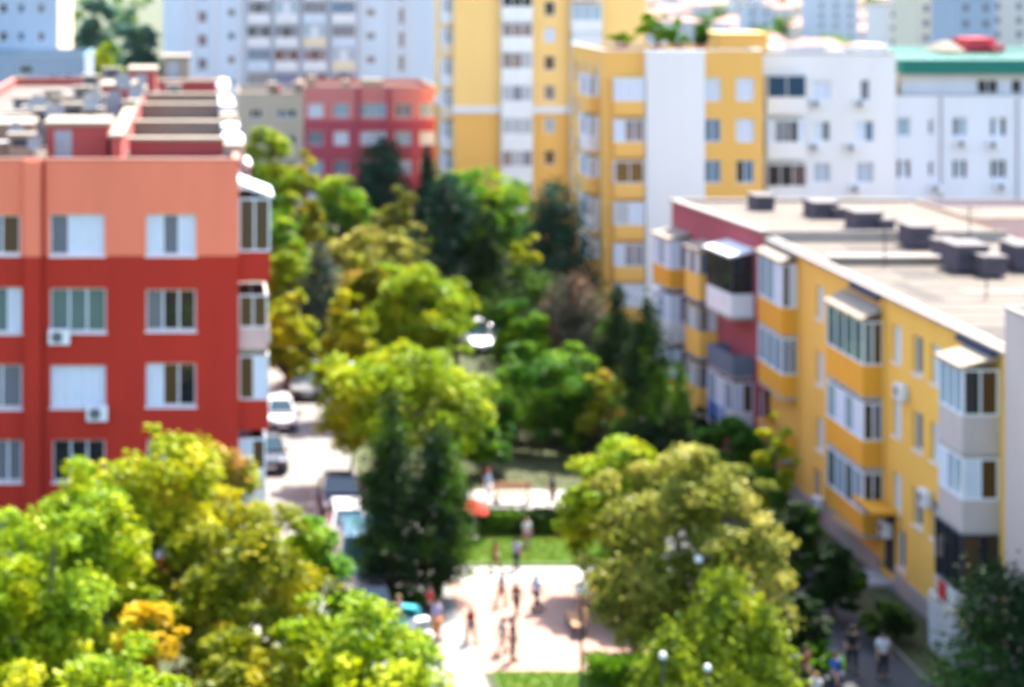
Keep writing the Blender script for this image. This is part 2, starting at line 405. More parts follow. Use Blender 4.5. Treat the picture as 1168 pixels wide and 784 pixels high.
def stairhead(x0,x1,y0,y1,top,mat=redroof,slab=cream):
    b = MB(); b.box(x0,x1,y0,y1,zr,top-0.12,mat); o = b.build('stair_head', red)
    c = MB(); c.box(x0-0.12,x1+0.12,y0-0.12,y1+0.12,top-0.118,top+0.03,slab); c.build('cap', o); 
    d = MB(); d.box(x0+0.3,x0+1.0,y0-0.02,y0-0.004,zr,top-0.3,metal_grey); d.build('door', o); return o
stairhead(-6.15,-3.75,76.6,80.0,17.9); stairhead(-5.2,-3.55,100,104,18.0); stairhead(-4.2,-2.7,112,116,18.2,redroof); stairhead(-2.5,-0.8,124,127,18.4,cream)
stairhead(-9.6,-7.2,81,84,17.5,tan_m)
stairhead(-11.9,-9.4,77.5,80.5,17.25,redroof)
for (x,y,w,d,h,mt) in ((-7.1,76.2,0.95,0.9,1.25,tan_m),(-5.6,84,1.0,0.9,1.9,concrete),(-6.9,85,0.9,0.9,1.6,roof_white),(-4.7,83.4,0.7,0.8,1.75,cream),(-5.0,91,0.9,0.8,1.8,roof_white),(-7.4,92,1.1,0.9,1.3,concrete),(-8.6,90,0.9,0.9,1.1,roof_white),
        (-5.9,96,0.9,0.9,1.9,cream),(-6.2,108,0.9,0.9,1.8,roof_white),(-4.4,106,1.0,0.9,1.5,concrete),(-5.3,114,1,0.9,1.9,roof_white),(-3.4,120,1,1,1.7,concrete),(-1.6,111,0.8,0.8,1.1,concrete),(-9.9,86,1.2,0.9,1.0,concrete),(-9.0,97,0.9,0.9,1.3,roof_white),(-7.9,103,0.9,0.9,1.3,concrete),(-3.4,90.6,0.6,0.6,1.55,cream)):
    b = MB(); b.box(x-w/2,x+w/2,y-d/2,y+d/2,zr,zr+h-0.12,mt); b.box(x-w*0.36,x+w*0.36,y-d/2-0.012,y-d/2-0.003,zr+h-0.5,zr+h-0.2,dark_metal)
    o = b.build('vent_stack', red); c = MB(); c.box(x-w/2-0.1,x+w/2+0.1,y-d/2-0.1,y+d/2+0.1,zr+h-0.118,zr+h,coping); c.build('cap', o)
def dish(parent, x,y,z, r=0.42, face=0.3):
    b = MB(); n=16; rings=[]
    c = Vector((x,y,z)); ax = Vector((math.sin(face),-math.cos(face),0.45)).normalized(); a = ax.orthogonal().normalized(); bb = ax.cross(a)
    for i in range(5):
        rr_ = r*i/4; base=len(b.v)
        for j in range(n):
            t=2*math.pi*j/n; b.v.append(c+a*(math.cos(t)*rr_)+bb*(math.sin(t)*rr_)+ax*(0.3*rr_*rr_/r))
        rings.append(base)
    k=b.m(roof_white)
    for i in range(4):
        for j in range(n): b.f.append((rings[i]+j,rings[i]+(j+1)%n,rings[i+1]+(j+1)%n,rings[i+1]+j)); b.mi.append(k)
    b.tube([c, c-ax*0.15+Vector((0,0,-0.3)), (x,y+0.15,zr)],0.03,metal_grey,6); b.tube([c,c+ax*0.4],0.015,metal_grey,5); b.ball(c+ax*0.42,0.05,metal_grey,8,6)
    return b.build('satellite_dish', parent, recalc=False, smooth=True)
for (x,y,z) in ((-6.5,75.6,17.2),(-4.5,80.6,18.5),(-6.2,82,17.9),(-7.6,79,17.4),(-3.2,96,17.9),(-4.0,98,18.3),(-7.5,88,17.8),(-8.3,75.4,17.3)): dish(red,x,y,z, 0.34 if y<80 else 0.45, random.uniform(-0.6,0.6))
for (x0,x1,y,h,mt) in ((-9.6,-7.6,76.4,0.75,concrete),(-10.5,-6.6,88.0,0.9,coping),(-8.8,-5.2,94.5,0.9,concrete),(-8,-4,101.5,0.9,coping)): firewall(x0,x1,y,zr+h+0.1,h+0.1,tan_m,mt)
# balcony stack at the street corner, and the ones behind it
cl = {}
white_par = surf('white_balcony_panel', (0.74,0.70,0.68), (0.6,0.56,0.54), 1.2)
pinkpar = surf('pink_balcony_panel', (0.62,0.42,0.38), (0.5,0.33,0.3), 1.2)
zfl = lambda py: ZZ(py, Y0)
glazed_balcony(red, rr, 0.25, 3.2, 1.22, ZZ(316,Y0+.3), ZZ(287,Y0+.3), ZZ(226,Y0+.3), redp, 'oo', 'wdwd', roof=True, roofmat=white, roofslope=0.5, slab=redp)
glazed_balcony(red, rr, 0.25, 3.2, 1.12, ZZ(398,Y0+.3), ZZ(374,Y0+.3), ZZ(336,Y0+.3), pinkpar, 'oo', 'dwd', slab=cream, frame=white_par)
glazed_balcony(red, rr, 0.25, 3.2, 1.16, ZZ(486,Y0+.3), ZZ(456,Y0+.3), ZZ(405,Y0+.3), redp, 'ow', 'dwd', slab=redp, frame=white_par)
glazed_balcony(red, rr, 0.25, 3.2, 1.05, ZZ(580,Y0+.3), ZZ(536,Y0+.3), ZZ(500,Y0+.3), white_par, 'wo', 'wdw', slab=pinkpar)
for k,(u,d) in enumerate(((14.2,0.75),(26.8,0.7),(39.2,0.6))):
    for zf_ in (1.2,4.05,6.9,9.7,12.55):
        top = zf_ > 12
        glazed_balcony(red, rr, u, u+3.2, d, zf_, zf_+1.0, zf_+2.45, redp if (k+int(zf_))%2 else white_par, 'wd', 'dwd', roof=top, roofmat=white, roofslope=0.4, slab=redp)
for k in range(9):
    b = MB(); b.box(XR-0.5,XR+0.3,76+k*5.5,78.3+k*5.5,zt-0.3,zt+random.uniform(0.15,0.5),white if k%3 else cream); b.build('eaves_housing', red)

# ------------------------------------------------------------------ yellow building along the alley (right), its purple wing, and the beige end
yel = surf('yellow_plaster', (0.86,0.50,0.095), (0.76,0.42,0.08), 0.8, streak=True)
orange = surf('orange_parapet', (0.78,0.36,0.03), (0.70,0.31,0.028), 1.0)
purple = surf('plum_plaster', (0.36,0.085,0.10), (0.30,0.07,0.085), 0.9, streak=True)
beige_end_shaded = surf('beige_pink_shaded', (0.55,0.46,0.42), (0.48,0.40,0.36), 0.8, streak=True)  # shade on this end is put into the base colour
plinth_m = surf('plinth_grey', (0.40,0.34,0.30), (0.3,0.26,0.23), 1)
roof_cream = surf('roof_cream_felt', (0.135,0.108,0.084), (0.085,0.067,0.052), 0.5, amount=0.6)
fascia = surf('roof_edge_white', (0.30,0.27,0.24), (0.21,0.19,0.17), 1.5)
XF = 26.8; YA, YZ = 63.9, 90.9; ZR = 11.35
yb = thing('apartment_building', 'yellow four storey apartment block with glazed box balconies facing the alley', 'building')
fy = Frame((XF, YZ, 0), (0,-1,0)); wy = YZ-YA
def uy(px, X=XF): return YZ - X*F/(px-PX0)
FL = (9.55, 6.7, 3.85)
yw = []
for z in FL:
    for px, w, pat in ((935,1.0,'w'),(1023,0.95,'w'),(1047,1.0,'y'),(1068,1.1,'w')):
        yw.append((uy(px), z, w, 1.45, pat))
yw += [(uy(1066),9.7,0.95,1.5,'o'), (uy(925),6.6,1.0,1.3,'o'), (uy(1028),1.75,0.9,1.5,'b'), (uy(932),1.5,0.9,1.5,'y'), (uy(945),1.0,0.9,1.9,'b')]
seen = []; keep = []
for w in yw:
    if all(abs(w[0]-s[0]) > 1.3 or abs(w[1]-s[1]) > 1.7 for s in keep): keep.append(w)
door_u = uy(1013)
b = MB(); b.facade(fy, wy, 0, ZR, [hole(*w[:4]) for w in keep]+[(door_u-0.75,0.45,door_u+0.75,2.9)], yel)
b.facade(Frame((XF,YA,0),(1,0,0)), 11.2, 0, ZR, [], yel); b.facade(Frame((38,YA,0),(0,1,0)), wy, 0, ZR, [], yel); b.facade(Frame((38,YZ,0),(-1,0,0)), 11.2, 0, ZR, [], yel)
b.build('wall', yb, recalc=False)
for u,z,w,h,pat in keep: window(yb, fy, u, z, w, h, pat)
b = MB(); b.fbox(fy, door_u-0.75, door_u+0.75, -0.158, -0.1, 0.45, 2.9, dark_metal); b.build('door', yb)
b = MB(); b.fbox(fy, door_u-1.2, door_u+1.2, 0.004, 1.0, 3.0, 3.15, orange); b.build('door_canopy', yb)
b = MB(); b.fbox(fy, 0, door_u-0.8, 0.003, 0.09, 0.0, 0.75, plinth_m); b.fbox(fy, door_u+0.8, wy, 0.003, 0.09, 0.0, 0.75, plinth_m); b.build('plinth', yb)
b = MB(); b.fbox(fy, door_u-0.9, door_u+0.9, 0.092, 1.0, 0.0, 0.3, concrete); b.build('doorstep', yb)
roof_deck(yb, XF, 38, YA, YZ, ZR, roof_cream, fascia, 0.18, fascia)
b = MB(); b.fbox(fy, -0.1, wy+0.1, 0.005, 0.3, ZR-0.12, ZR-0.004, fascia); b.build('eaves', yb)
b = MB(); b.box(XF+0.5,36.5,83.6,84.0,ZR-0.17,ZR+0.12,cream); b.box(XF+0.4,36.6,83.5,84.3,ZR+0.122,ZR+0.2,fascia); b.build('firewall', yb)
# column A (near), B, C
A0, A1 = YZ-66.9, YZ-64.8
glazed_balcony(yb, fy, A0, A1, 1.24, 7.72, 8.98, 10.55, surf('grey_pink_panel',(0.52,0.45,0.42),(0.44,0.38,0.36),1.2), 'od', 'ppp', roof=True, roofmat=cream, roofslope=0.35)
glazed_balcony(yb, fy, A0, A1, 1.24, 5.12, 6.15, 7.56, MATS['grey_pink_panel'], 'ow', 'wpp', label='grey pink balcony box with washing behind its glass')
glazed_balcony(yb, fy, A0-0.2, A1, 1.3, 2.55, 3.0, 5.0, MATS['grey_pink_panel'], 'do', 'ddd', frame=dark_metal, label='cluttered open balcony, its shade shown by dark panes')  # dark panes stand in for the shaded opening
glazed_balcony(yb, fy, A0-0.4, A1+0.1, 1.45, 0.5, 2.35, 2.4, white, glaze=False, open_rail=True, frame=frame_white)
B0, B1 = YZ-80.2, YZ-75.8
glazed_balcony(yb, fy, B0, B1, 0.82, 7.2, 8.42, 10.15, orange, 'og', 'gggg', roof=True, roofmat=cream, roofslope=0.45)
glazed_balcony(yb, fy, B0, B1, 0.82, 4.4, 5.45, 6.95, orange, 'yd', 'pwpw')
glazed_balcony(yb, fy, B0, B1, 0.82, 1.75, 2.6, 4.2, orange, 'dd', 'gpgp', label='balcony with pale green glazing over an orange parapet')
C0, C1 = YZ-90.4, YZ-86.7
glazed_balcony(yb, fy, C0, C1, 0.72, 7.55, 8.75, 10.75, orange, 'wd', 'ppw', roof=True, roofmat=cream, roofslope=0.35)
glazed_balcony(yb, fy, C0, C1, 0.72, 4.75, 5.75, 7.4, orange, 'yb', 'ppp')
glazed_balcony(yb, fy, C0, C1, 0.72, 1.95, 3.0, 4.4, orange, 'dd', 'ddd', glaze=False)
# dark blue rolled awnings under the eaves
for px0,px1 in ((975,1006),(1098,1140)):
    b = MB(); ua, ub = uy(px0), uy(px1)
    b.tube([fy(ua,0.16,ZR-0.32), fy(ub,0.16,ZR-0.32)], 0.13, surf('navy_canvas',(0.03,0.045,0.10),(0.025,0.035,0.08),2), 8); b.build('rolled_awning', yb)
for px,py in ((1033,447),(1015,603),(1060,568),(1016,600+3),(938,575)):
    Yp = XF*F/(px-PX0)
    if (px,py) != (1016,603): air_con(yb, fy, YZ-Yp, ZZ(py,Yp))
air_con(yb, fy, YZ-69.3, 3.1)
b = MB()
for px in (912,1010,1118): 
    u = uy(px); b.tube([fy(u,0.07,0.8),fy(u,0.07,ZR-0.15)],0.05,yel,6)
b.build('drainpipe', yb)
brick_stack = surf('stack_purple_grey', (0.10,0.075,0.09), (0.065,0.05,0.06), 1.5)
stack_cap = surf('stack_cap', (0.16,0.14,0.135), (0.11,0.095,0.09), 1.5)
def stack(parent, x, y, w, d, h, z, mt=None):
    b = MB(); b.box(x-w/2,x+w/2,y-d/2,y+d/2,z-0.1,z+h-0.12,mt or brick_stack)
    for i in range(3): b.box(x-w/2+0.15+i*(w-0.3)/3, x-w/2+0.05+(i+1)*(w-0.3)/3, y-d/2-0.014, y-d/2-0.003, z+h*0.35, z+h-0.3, dark_metal)
    o = b.build('vent_stack', parent); c = MB(); c.box(x-w/2-0.08,x+w/2+0.08,y-d/2-0.08,y+d/2+0.08,z+h-0.118,z+h-0.03,stack_cap); c.build('cap', o)
for (px,py,w,d,h,Y) in ((1045,272,1.05,1.7,0.9,89.2),(1100,300,1.35,1.8,1.05,82.2),(1128,305,0.9,1.3,0.75,80.8),(1078,292,0.8,1.2,0.8,84.9),(1163,300,1.0,1.8,1.0,82.5)):
    stack(yb, XX(px,Y), Y, w, d, h, ZR)
felt_d = surf('felt_patch_dark', (0.07,0.057,0.047), (0.05,0.042,0.036), 0.8); felt_l = surf('felt_patch_light', (0.17,0.14,0.11), (0.13,0.11,0.09), 0.8)
for (x0,x1,y0,y1,k) in ((27.6,29.4,66.5,69.2,0),(29.8,32.6,71.0,72.6,1),(28.0,28.9,74.5,79.0,0),(30.2,33.6,76.2,77.6,1),(31.5,35.0,66.0,68.6,1),(29.2,31.0,80.0,82.4,0),(33.0,36.0,70.0,74.5,0),(28.2,31.6,85.4,86.6,1),(29.5,32,87.6,89.6,0)):
    b = MB(); b.poly([(x0,y0,ZR-0.174),(x1,y0+0.1,ZR-0.174),(x1-0.1,y1,ZR-0.174),(x0+0.15,y1,ZR-0.174)], (felt_d,felt_l)[k]); b.build('roof_patch', yb, recalc=False)
for y in np.arange(65.2,83.2,1.8):
    b = MB(); b.box(27.1,37.7,y-0.03,y+0.03,ZR-0.176,ZR-0.165,felt_d); b.build('roof_seam', yb)
for (x,y,h) in ((29.4,83.0,1.6),(30.6,75.2,1.2),(33.8,84.9,2.2)):
    b = MB(); b.tube([(x,y,ZR-0.17),(x,y,ZR+h)],0.03,dark_metal,6); b.tube([(x-0.5,y,ZR+h-0.15),(x+0.5,y,ZR+h-0.15)],0.015,dark_metal,5); b.tube([(x-0.35,y,ZR+h-0.4),(x+0.35,y,ZR+h-0.4)],0.015,dark_metal,5); b.build('aerial', yb)
# purple wing: turned a few degrees towards the street
pb = thing('apartment_building', 'plum and yellow block joined to the far end of the yellow building', 'building')
P0 = Vector((25.25,103.6,0)); P1 = Vector((26.55,91.0,0)); fp = Frame(P0, P1-P0); wp = (P1-P0).length; ZP = 11.55
def up(px):  # facade coordinate under a photo column
    # ray x = (px-230)/F * y ; point = P0 + U*u
    k = (px-PX0)/F; U = fp.U
    return (k*P0.y - P0.x)/(U.x - k*U.y)
pws = [(up(800)-0.0, 9.3, 0.9, 1.4, 'w'), (wp-0.5, 9.0, 0.55, 1.4, 'w'), (wp-0.5, 6.2, 0.55, 1.4, 'o'), (wp-0.5,3.3,0.55,1.4,'y')]
b = MB(); b.facade(fp, wp, 0, ZP, [hole(*w[:4]) for w in pws], purple)
b.facade(Frame((38,91.0,0),(0,1,0)), 12.6, 0, ZP, [], yel); b.facade(Frame((38,103.6,0),(-1,0,0)), 38-25.25, 0, ZP, [], yel)
b.poly([(26.55,91.0,ZR-0.3),(38,91.0,ZR-0.3),(38,91.0,ZP),(26.55,91.0,ZP)], cream)
b.build('wall', pb, recalc=False)
for u,z,w,h,pat in pws: window(pb, fp, u, z, w, h, pat)
b = MB(); b.poly([fp(0,0,ZP-0.05), fp(wp,0,ZP-0.05), (38,91.0,ZP-0.05), (38,103.6,ZP-0.05)], roof_cream); b.fbox(fp,-0.05,wp+0.0,-0.3,0.18,ZP+0.002,ZP+0.12,fascia)
b.box(25.3,38,103.4,103.8,ZP+0.002,ZP+0.12,fascia); b.box(26.6,38,90.95,91.2,ZP+0.002,ZP+0.1,fascia); b.build('roof', pb, recalc=False)
e0 = wp-4.6; e1 = wp-1.3
glazed_balcony(pb, fp, e0, e1, 1.1, 7.35, 8.45, 10.2, white, 'dd', 'ddd', roof=True, roofmat=white, roofslope=0.3, frame=dark_metal)
glazed_balcony(pb, fp, e0, e1, 1.05, 4.5, 5.5, 7.1, surf('dull_blue_panel',(0.16,0.20,0.26),(0.1,0.12,0.16),2), 'dd', 'bdd', glaze=False)
glazed_balcony(pb, fp, e0, e1, 1.05, 1.65, 2.75, 4.2, white_par, 'ow', 'pwp')
g0 = wp-8.0; g1 = wp-6.0
for zf_ in (1.65,4.5,7.35): glazed_balcony(pb, fp, g0, g1, 0.95, zf_, zf_+1.25, zf_+2.45, yel, 'wy', 'pwp' if zf_ < 7 else 'wyw', frame=surf('tan_frame',(0.6,0.45,0.25),(0.5,0.38,0.2),2), roof=zf_ > 7, roofmat=cream)
h0 = 0.3; h1 = 2.9
for zf_ in (1.65,4.5,7.35): glazed_balcony(pb, fp, h0, h1, 1.15, zf_, zf_+1.0, zf_+2.5, orange if zf_ != 4.5 else white_par, 'yw', 'wpw', roof=zf_ > 7, roofmat=cream, label=None)
for (px,py,w,d,h,Y) in ((985,262,1.25,1.7,0.95,92.8),(1008,264,0.7,1.1,0.65,92.2),(936,247,1.2,1.8,0.85,97.6),(955,250,0.7,1.2,0.6,97),(868,238,0.95,1.6,0.8,100.7)): stack(pb, XX(px,Y), Y, w, d, h, ZP-0.05)
# beige near end
eb = thing('apartment_building', 'beige gable end rising in front of the yellow block', 'building')
zE = ZZ(352,63.6); b = MB(); X0 = XX(1146,63.6)
b.facade(Frame((X0,63.6,0),(1,0,0)) if False else Frame((X0,56.0,0),(1,0,0)), 11, 0, zE, [], beige_end_shaded)
b.facade(Frame((X0,63.6,0),(0,-1,0)), 7.6, 0, zE, [], beige_end_shaded); b.facade(Frame((X0+11,56,0),(0,1,0)), 7.6, 0, zE, [], beige_end_shaded); b.facade(Frame((X0+11,63.6,0),(-1,0,0)), 11, 0, zE, [], beige_end_shaded)
b.build('wall', eb, recalc=False)
roof_deck(eb, X0, X0+11, 56, 63.6, zE, roof_cream, fascia, 0.3, beige_end_shaded)
for x,y in ((X0+0.55,62.9),(X0+1.2,61.5)): stack(eb, x+0.3, y, 0.5, 0.6, 0.75, zE-0.2, concrete)

# ------------------------------------------------------------------ buildings further off, laid out from their front walls
def far_block(label, px0, px1, Y, depth, ztop, wallm, wins=(), roofm=None, par=0.5, left=(), right=(), band=None, cop=None, frame=None, name='apartment_building', sill=False):
    """wins: (px, py, w, h, pattern) in photo units on the front wall; band: (z split, lower material)"""
    t = thing(name, label, 'building')
    x0, x1 = XX(px0,Y), XX(px1,Y); f = Frame((x0,Y,0),(1,0,0)); l = Frame((x0,Y+depth,0),(0,-1,0)); r = Frame((x1,Y,0),(0,1,0)); bk = Frame((x1,Y+depth,0),(-1,0,0))
    ws = [(XX(px,Y)-x0, ZZ(py,Y), w*Y/F, h*Y/F, pat) for px,py,w,h,pat in wins]
    ws = [w for w in ws if w[1]-w[3]/2 > 0.2]
    parts = [(0, ztop, wallm)] if not band else [(0, band[0], band[1]), (band[0], ztop, wallm)]
    for za, zb, m in parts:
        b = MB(); hs = lambda L_: [hole(*w[:4]) for w in L_ if za < w[1] < zb]
        b.facade(f, x1-x0, za, zb, hs(ws), m, 0.15); b.facade(l, depth, za, zb, hs(left), m, 0.15); b.facade(r, depth, za, zb, hs(right), m, 0.15); b.facade(bk, x1-x0, za, zb, [], m)
        b.build('wall', t, recalc=False)
    for F_, L_ in ((f,ws),(l,left),(r,right)):
        for (u,z,w,h,pat) in L_: window(t, F_, u, z, w, h, pat, 0.12, frame, sill, 0.07)
    roof_deck(t, x0, x1, Y, Y+depth, ztop, roofm or roof_pale, cop or coping, par, wallm)
    return t, f, l, r
wht = surf('white_render', (0.76,0.74,0.72), (0.67,0.65,0.64), 0.35, streak=True)
wht2 = surf('bluish_white_render', (0.69,0.69,0.72), (0.61,0.61,0.64), 0.35, streak=True)
yel2 = surf('ochre_render', (0.80,0.45,0.11), (0.73,0.40,0.10), 0.3, streak=True)
yel_pale = surf('pale_yellow_render', (0.88,0.57,0.20), (0.80,0.51,0.18), 0.3, streak=True)
cream2 = surf('pale_cream_render', (0.72,0.60,0.44), (0.64,0.53,0.38), 0.3, streak=True)
teal = surf('green_roof_sheet', (0.004,0.17,0.13), (0.004,0.13,0.10), 0.6, rough=0.5)
rowy = (102,149,196,243,290,336)
# --- yellow and white block
Yw = 131.0
wn = []
for i,py in enumerate(rowy):
    wn.append((813,py,19,27,'bb' if i else 'ww')); wn.append((850,py,21,27,'ww' if i < 2 else 'db'))
lw = []
for z in (2.6,5.4,8.2,11.0,13.8,16.6):
    for u in (1.8,5.0,8.6): lw.append((u,z,1.3,1.5,random.choice(['wy','yw','yy','pp'])))
yt, yf, yl, yr = far_block('yellow block with a blank white stair panel and plants on its roof', 690, 870, Yw, 11.5, ZZ(58,Yw), yel2, wn, left=lw, cop=wht)
x0 = XX(690,Yw)
b = MB(); b.fbox(yf, XX(735,Yw)-x0, XX(802,Yw)-x0, 0.004, 0.5, 0, ZZ(57,Yw), wht); b.build('stair_panel', yt)
for i,py in enumerate(rowy):
    z = ZZ(py,Yw)
    glazed_balcony(yt, yf, XX(699,Yw)-x0, XX(733,Yw)-x0, 0.55, z-1.6, z-0.75, z+0.8, yel2, 'yy', ('www','wyy','dd','pw','wbb','ww')[i], roof=False, slab=yel2)
    if i < 5: glazed_balcony(yt, yl, 6.2, 9.6, 0.7, z-1.6, z-0.6, z+0.8, white_par if i % 2 else yel2, 'wy', 'wyw', slab=yel2)
b = MB(); b.box(XX(822,Yw+3),XX(876,Yw+3),Yw+3,Yw+7,ZZ(58,Yw)-0.3,ZZ(40,Yw+3),yel2); b.box(XX(820,Yw+3),XX(878,Yw+3),Yw+2.8,Yw+7.2,ZZ(40,Yw+3)+0.002,ZZ(40,Yw+3)+0.15,yel_pale); b.build('stair_head', yt)
# --- white block
Yb = 134.0
wn = []
for i,py in enumerate((103,150,197,244,291)):
    wn += [(938,py,19,23,('ww','wg','pp','pp','wd')[i]), (987,py,20 if i else 11,24,('y','wb','pp','ww','db')[i])]
wt, wf, wl, wr = far_block('white apartment block with dark loggias and outdoor air conditioners', 869.6, 1022, Yb, 12, ZZ(62,Yb), wht, wn)
x0 = XX(869.6,Yb)
for i,py in enumerate((99,150,200,246,293)):
    z = ZZ(py,Yb)
    glazed_balcony(wt, wf, 0.15, XX(917,Yb)-x0, 0.6, z-1.75, z-0.75, z+0.85, wht, 'dd', ('nn','wyydw','ddd','ww','dd')[i], frame=wht if i in (0,2) else frame_white, slab=wht)
for px,py in ((883,169),(928,168),(970,168),(930,118),(980,118),(975,215)): air_con(wt, wf, XX(px,Yb)-x0, ZZ(py,Yb))
for px,w,h in ((885,22,9),(1002,24,10),(960,8,5)):
    b = MB(); b.box(XX(px-w/2,Yb+2),XX(px+w/2,Yb+2),Yb+2,Yb+5,ZZ(62,Yb)-0.5,ZZ(62-h,Yb+2),wht); b.build('stair_head', wt)
b = MB()
for i in range(11):
    x = XX(915+i*8,Yb+1); b.tube([(x,Yb+1,ZZ(62,Yb)-.4),(x,Yb+1,ZZ(52,Yb+1))],0.03,metal_grey,5)
b.box(XX(915,Yb+1),XX(995,Yb+1),Yb+0.97,Yb+1.03,ZZ(53,Yb+1),ZZ(52,Yb+1),metal_grey); b.build('roof_railing', wt)
# --- white block with green roof
wn = []
for i,py in enumerate((145,193,240,287)):
    wn += [(1031,py,16,22,('p','dwd','pp','pp')[i]), (1062,py,6,18,'y'), (1095,py,17,22,('yp','dpd','dwd','dd')[i]), (1139,py,19,22,('ywd','dyd','ww','dd')[i]), (1180,py,17,22,'db'), (1222,py,17,22,'ww')]
gt, gf, gl, gr = far_block('white apartment block topped by a set back attic under a green roof', 1022.4, 1262, Yb, 13, ZZ(109,Yb), wht2, wn)
x0 = XX(1022.4,Yb)
b = MB(); zA = ZZ(109,Yb)-0.5; zB = ZZ(84,Yb+1.5); za0, za1 = XX(1028,Yb+1.5), XX(1262,Yb+1.5)
b.facade(Frame((za0,Yb+1.5,0),(1,0,0)), za1-za0, zA, zB, [hole(XX(px,Yb+1.5)-za0, ZZ(99,Yb+1.5), 0.75, 1.0) for px in (1121,1133,1160)], wht2)
b.facade(Frame((za0,Yb+11,0),(0,-1,0)), 9.5, zA, zB, [], cream2); b.facade(Frame((za1,Yb+1.5,0),(0,1,0)), 9.5, zA, zB, [], wht2)
ao = b.build('attic', gt, recalc=False)
for px in (1121,1133,1160): window(ao, Frame((za0,Yb+1.5,0),(1,0,0)), XX(px,Yb+1.5)-za0, ZZ(99,Yb+1.5), 0.75, 1.0, 'd', sill=False).name = 'attic_window'
b = MB(); b.hexa([(za0-0.3,Yb+0.7,zB),(za1,Yb+0.7,zB),(za1,Yb+11.3,zB+0.5),(za0-0.3,Yb+11.3,zB+0.5),(za0-0.3,Yb+0.7,zB+1.0),(za1,Yb+0.7,zB+1.0),(za1,Yb+11.3,zB+1.5),(za0-0.3,Yb+11.3,zB+1.5)], teal)
for i in range(30):
    x = za0+i*0.5; b.hexa([(x,Yb+0.66,zB+0.05),(x+0.06,Yb+0.66,zB+0.05),(x+0.06,Yb+0.69,zB+0.05),(x,Yb+0.69,zB+0.05),(x,Yb+0.66,zB+1.04),(x+0.06,Yb+0.66,zB+1.04),(x+0.06,Yb+11,zB+1.56),(x,Yb+11,zB+1.56)], teal)
b.build('green_roof', gt)
for px,py in ((1096,164),(1132,165),(1141,213),(1066,215),(1058,237)): air_con(gt, gf, XX(px,Yb)-x0, ZZ(py,Yb))
b = MB(); 
for px in (1073,1160): b.tube([gf(XX(px,Yb)-x0,0.07,0.2), gf(XX(px,Yb)-x0,0.07,ZZ(111,Yb))],0.07,metal_grey,6)
b.build('drainpipe', gt)
b = MB(); r0 = zB+1.4
b.box(XX(1104,Yb+6),XX(1136,Yb+6),Yb+6,Yb+9,r0,ZZ(44,Yb+6),surf('red_shed',(0.55,0.05,0.06),(0.45,0.04,0.05),1)); b.box(XX(1132,Yb+5),XX(1146,Yb+5),Yb+5,Yb+6,r0,ZZ(52,Yb+5),MATS['red_shed']); b.build('roof_shed', gt, 'red shed on the green roof')
b = MB(); xa,xb = XX(1072,Yb+5), XX(1102,Yb+5); b.hexa([(xa,Yb+5,r0),(xb,Yb+5,r0),(xb,Yb+8,r0),(xa,Yb+8,r0),((xa+xb)/2-0.3,Yb+6,ZZ(48,Yb+5)),((xa+xb)/2+0.3,Yb+6,ZZ(48,Yb+5)),((xa+xb)/2+0.3,Yb+7,ZZ(48,Yb+5)),((xa+xb)/2-0.3,Yb+7,ZZ(48,Yb+5))], cream); b.build('roof_hood', gt)
# --- pale pink low building right behind the yellow roof
wn = [(1128,292,10,14,'ww'),(1152,292,10,14,'yw')]
far_block('low pale pink building half hidden behind the roof vents', 1108, 1262, 112, 9, ZZ(250,112), surf('pale_pink_render',(0.62,0.42,0.42),(0.55,0.37,0.37),0.4,streak=True), wn, par=0.3)
# --- yellow tower
Yt = 171.0; wn = []
rows = (10,40,72,106,143,180,216,250)
for i,py in enumerate(rows): wn.append((627,py,13,17,('d','w','o','y','p','d','d','d')[i]))
for i,py in enumerate((-25,-60)): wn.append((627,py,13,17,'p'))
lw = []
for k in range(10):
    for u in (3,7,11): lw.append((u, 2.4+k*2.8, 1.3, 1.5, random.choice(['yw','wy','pp'])))
zbd = ZZ(125,Yt)
tt, tf, tl, tr = far_block('tall yellow tower with a white strip of stacked balconies', 518, 736, Yt, 14, 31.5, yel_pale, wn, left=lw, band=(zbd, yel2))
x0 = XX(518,Yt)
b = MB(); b.fbox(tf, -0.1, XX(571,Yt)-x0, 0.004, 0.18, zbd-0.35, zbd+0.3, wht); b.fbox(tf, XX(607,Yt)-x0, XX(650,Yt)-x0, 0.004, 0.18, zbd-0.35, zbd+0.3, wht); b.fbox(tl, 0, 14.0, 0.004, 0.18, zbd-0.3, zbd+0.25, wht); b.build('string_course', tt)
for i,py in enumerate((-68,-34,-1,33,69,106,143,180,217)):
    z = ZZ(py,Yt)
    glazed_balcony(tt, tf, XX(571,Yt)-x0, XX(606,Yt)-x0, 0.8, z-2.0, z-0.72, z+0.72, white, 'pp', ('ppp','ppp','ddd','yyy','yyp','pbp','ppp','ypb','dyy')[i], slab=white)
for i,py in enumerate((-60,-22,20,52,88,125,160,196)):
    z = ZZ(py,Yt)
    glazed_balcony(tt, tf, XX(650,Yt)-x0, XX(684,Yt)-x0, 1.0, z-1.6, z-0.3, z+1.2, wht2 if i < 3 else cream2, 'pp', ('pp','pww','ppp','www','ywy','pw','yp','ww')[i], slab=wht2)
for k in range(8):
    z = 3.0+k*2.8; glazed_balcony(tt, tl, 9.6, 13.4, 0.7, z-0.6, z+0.3, z+1.7, cream2 if k % 2 else wht2, 'py', 'wpw', slab=cream2)
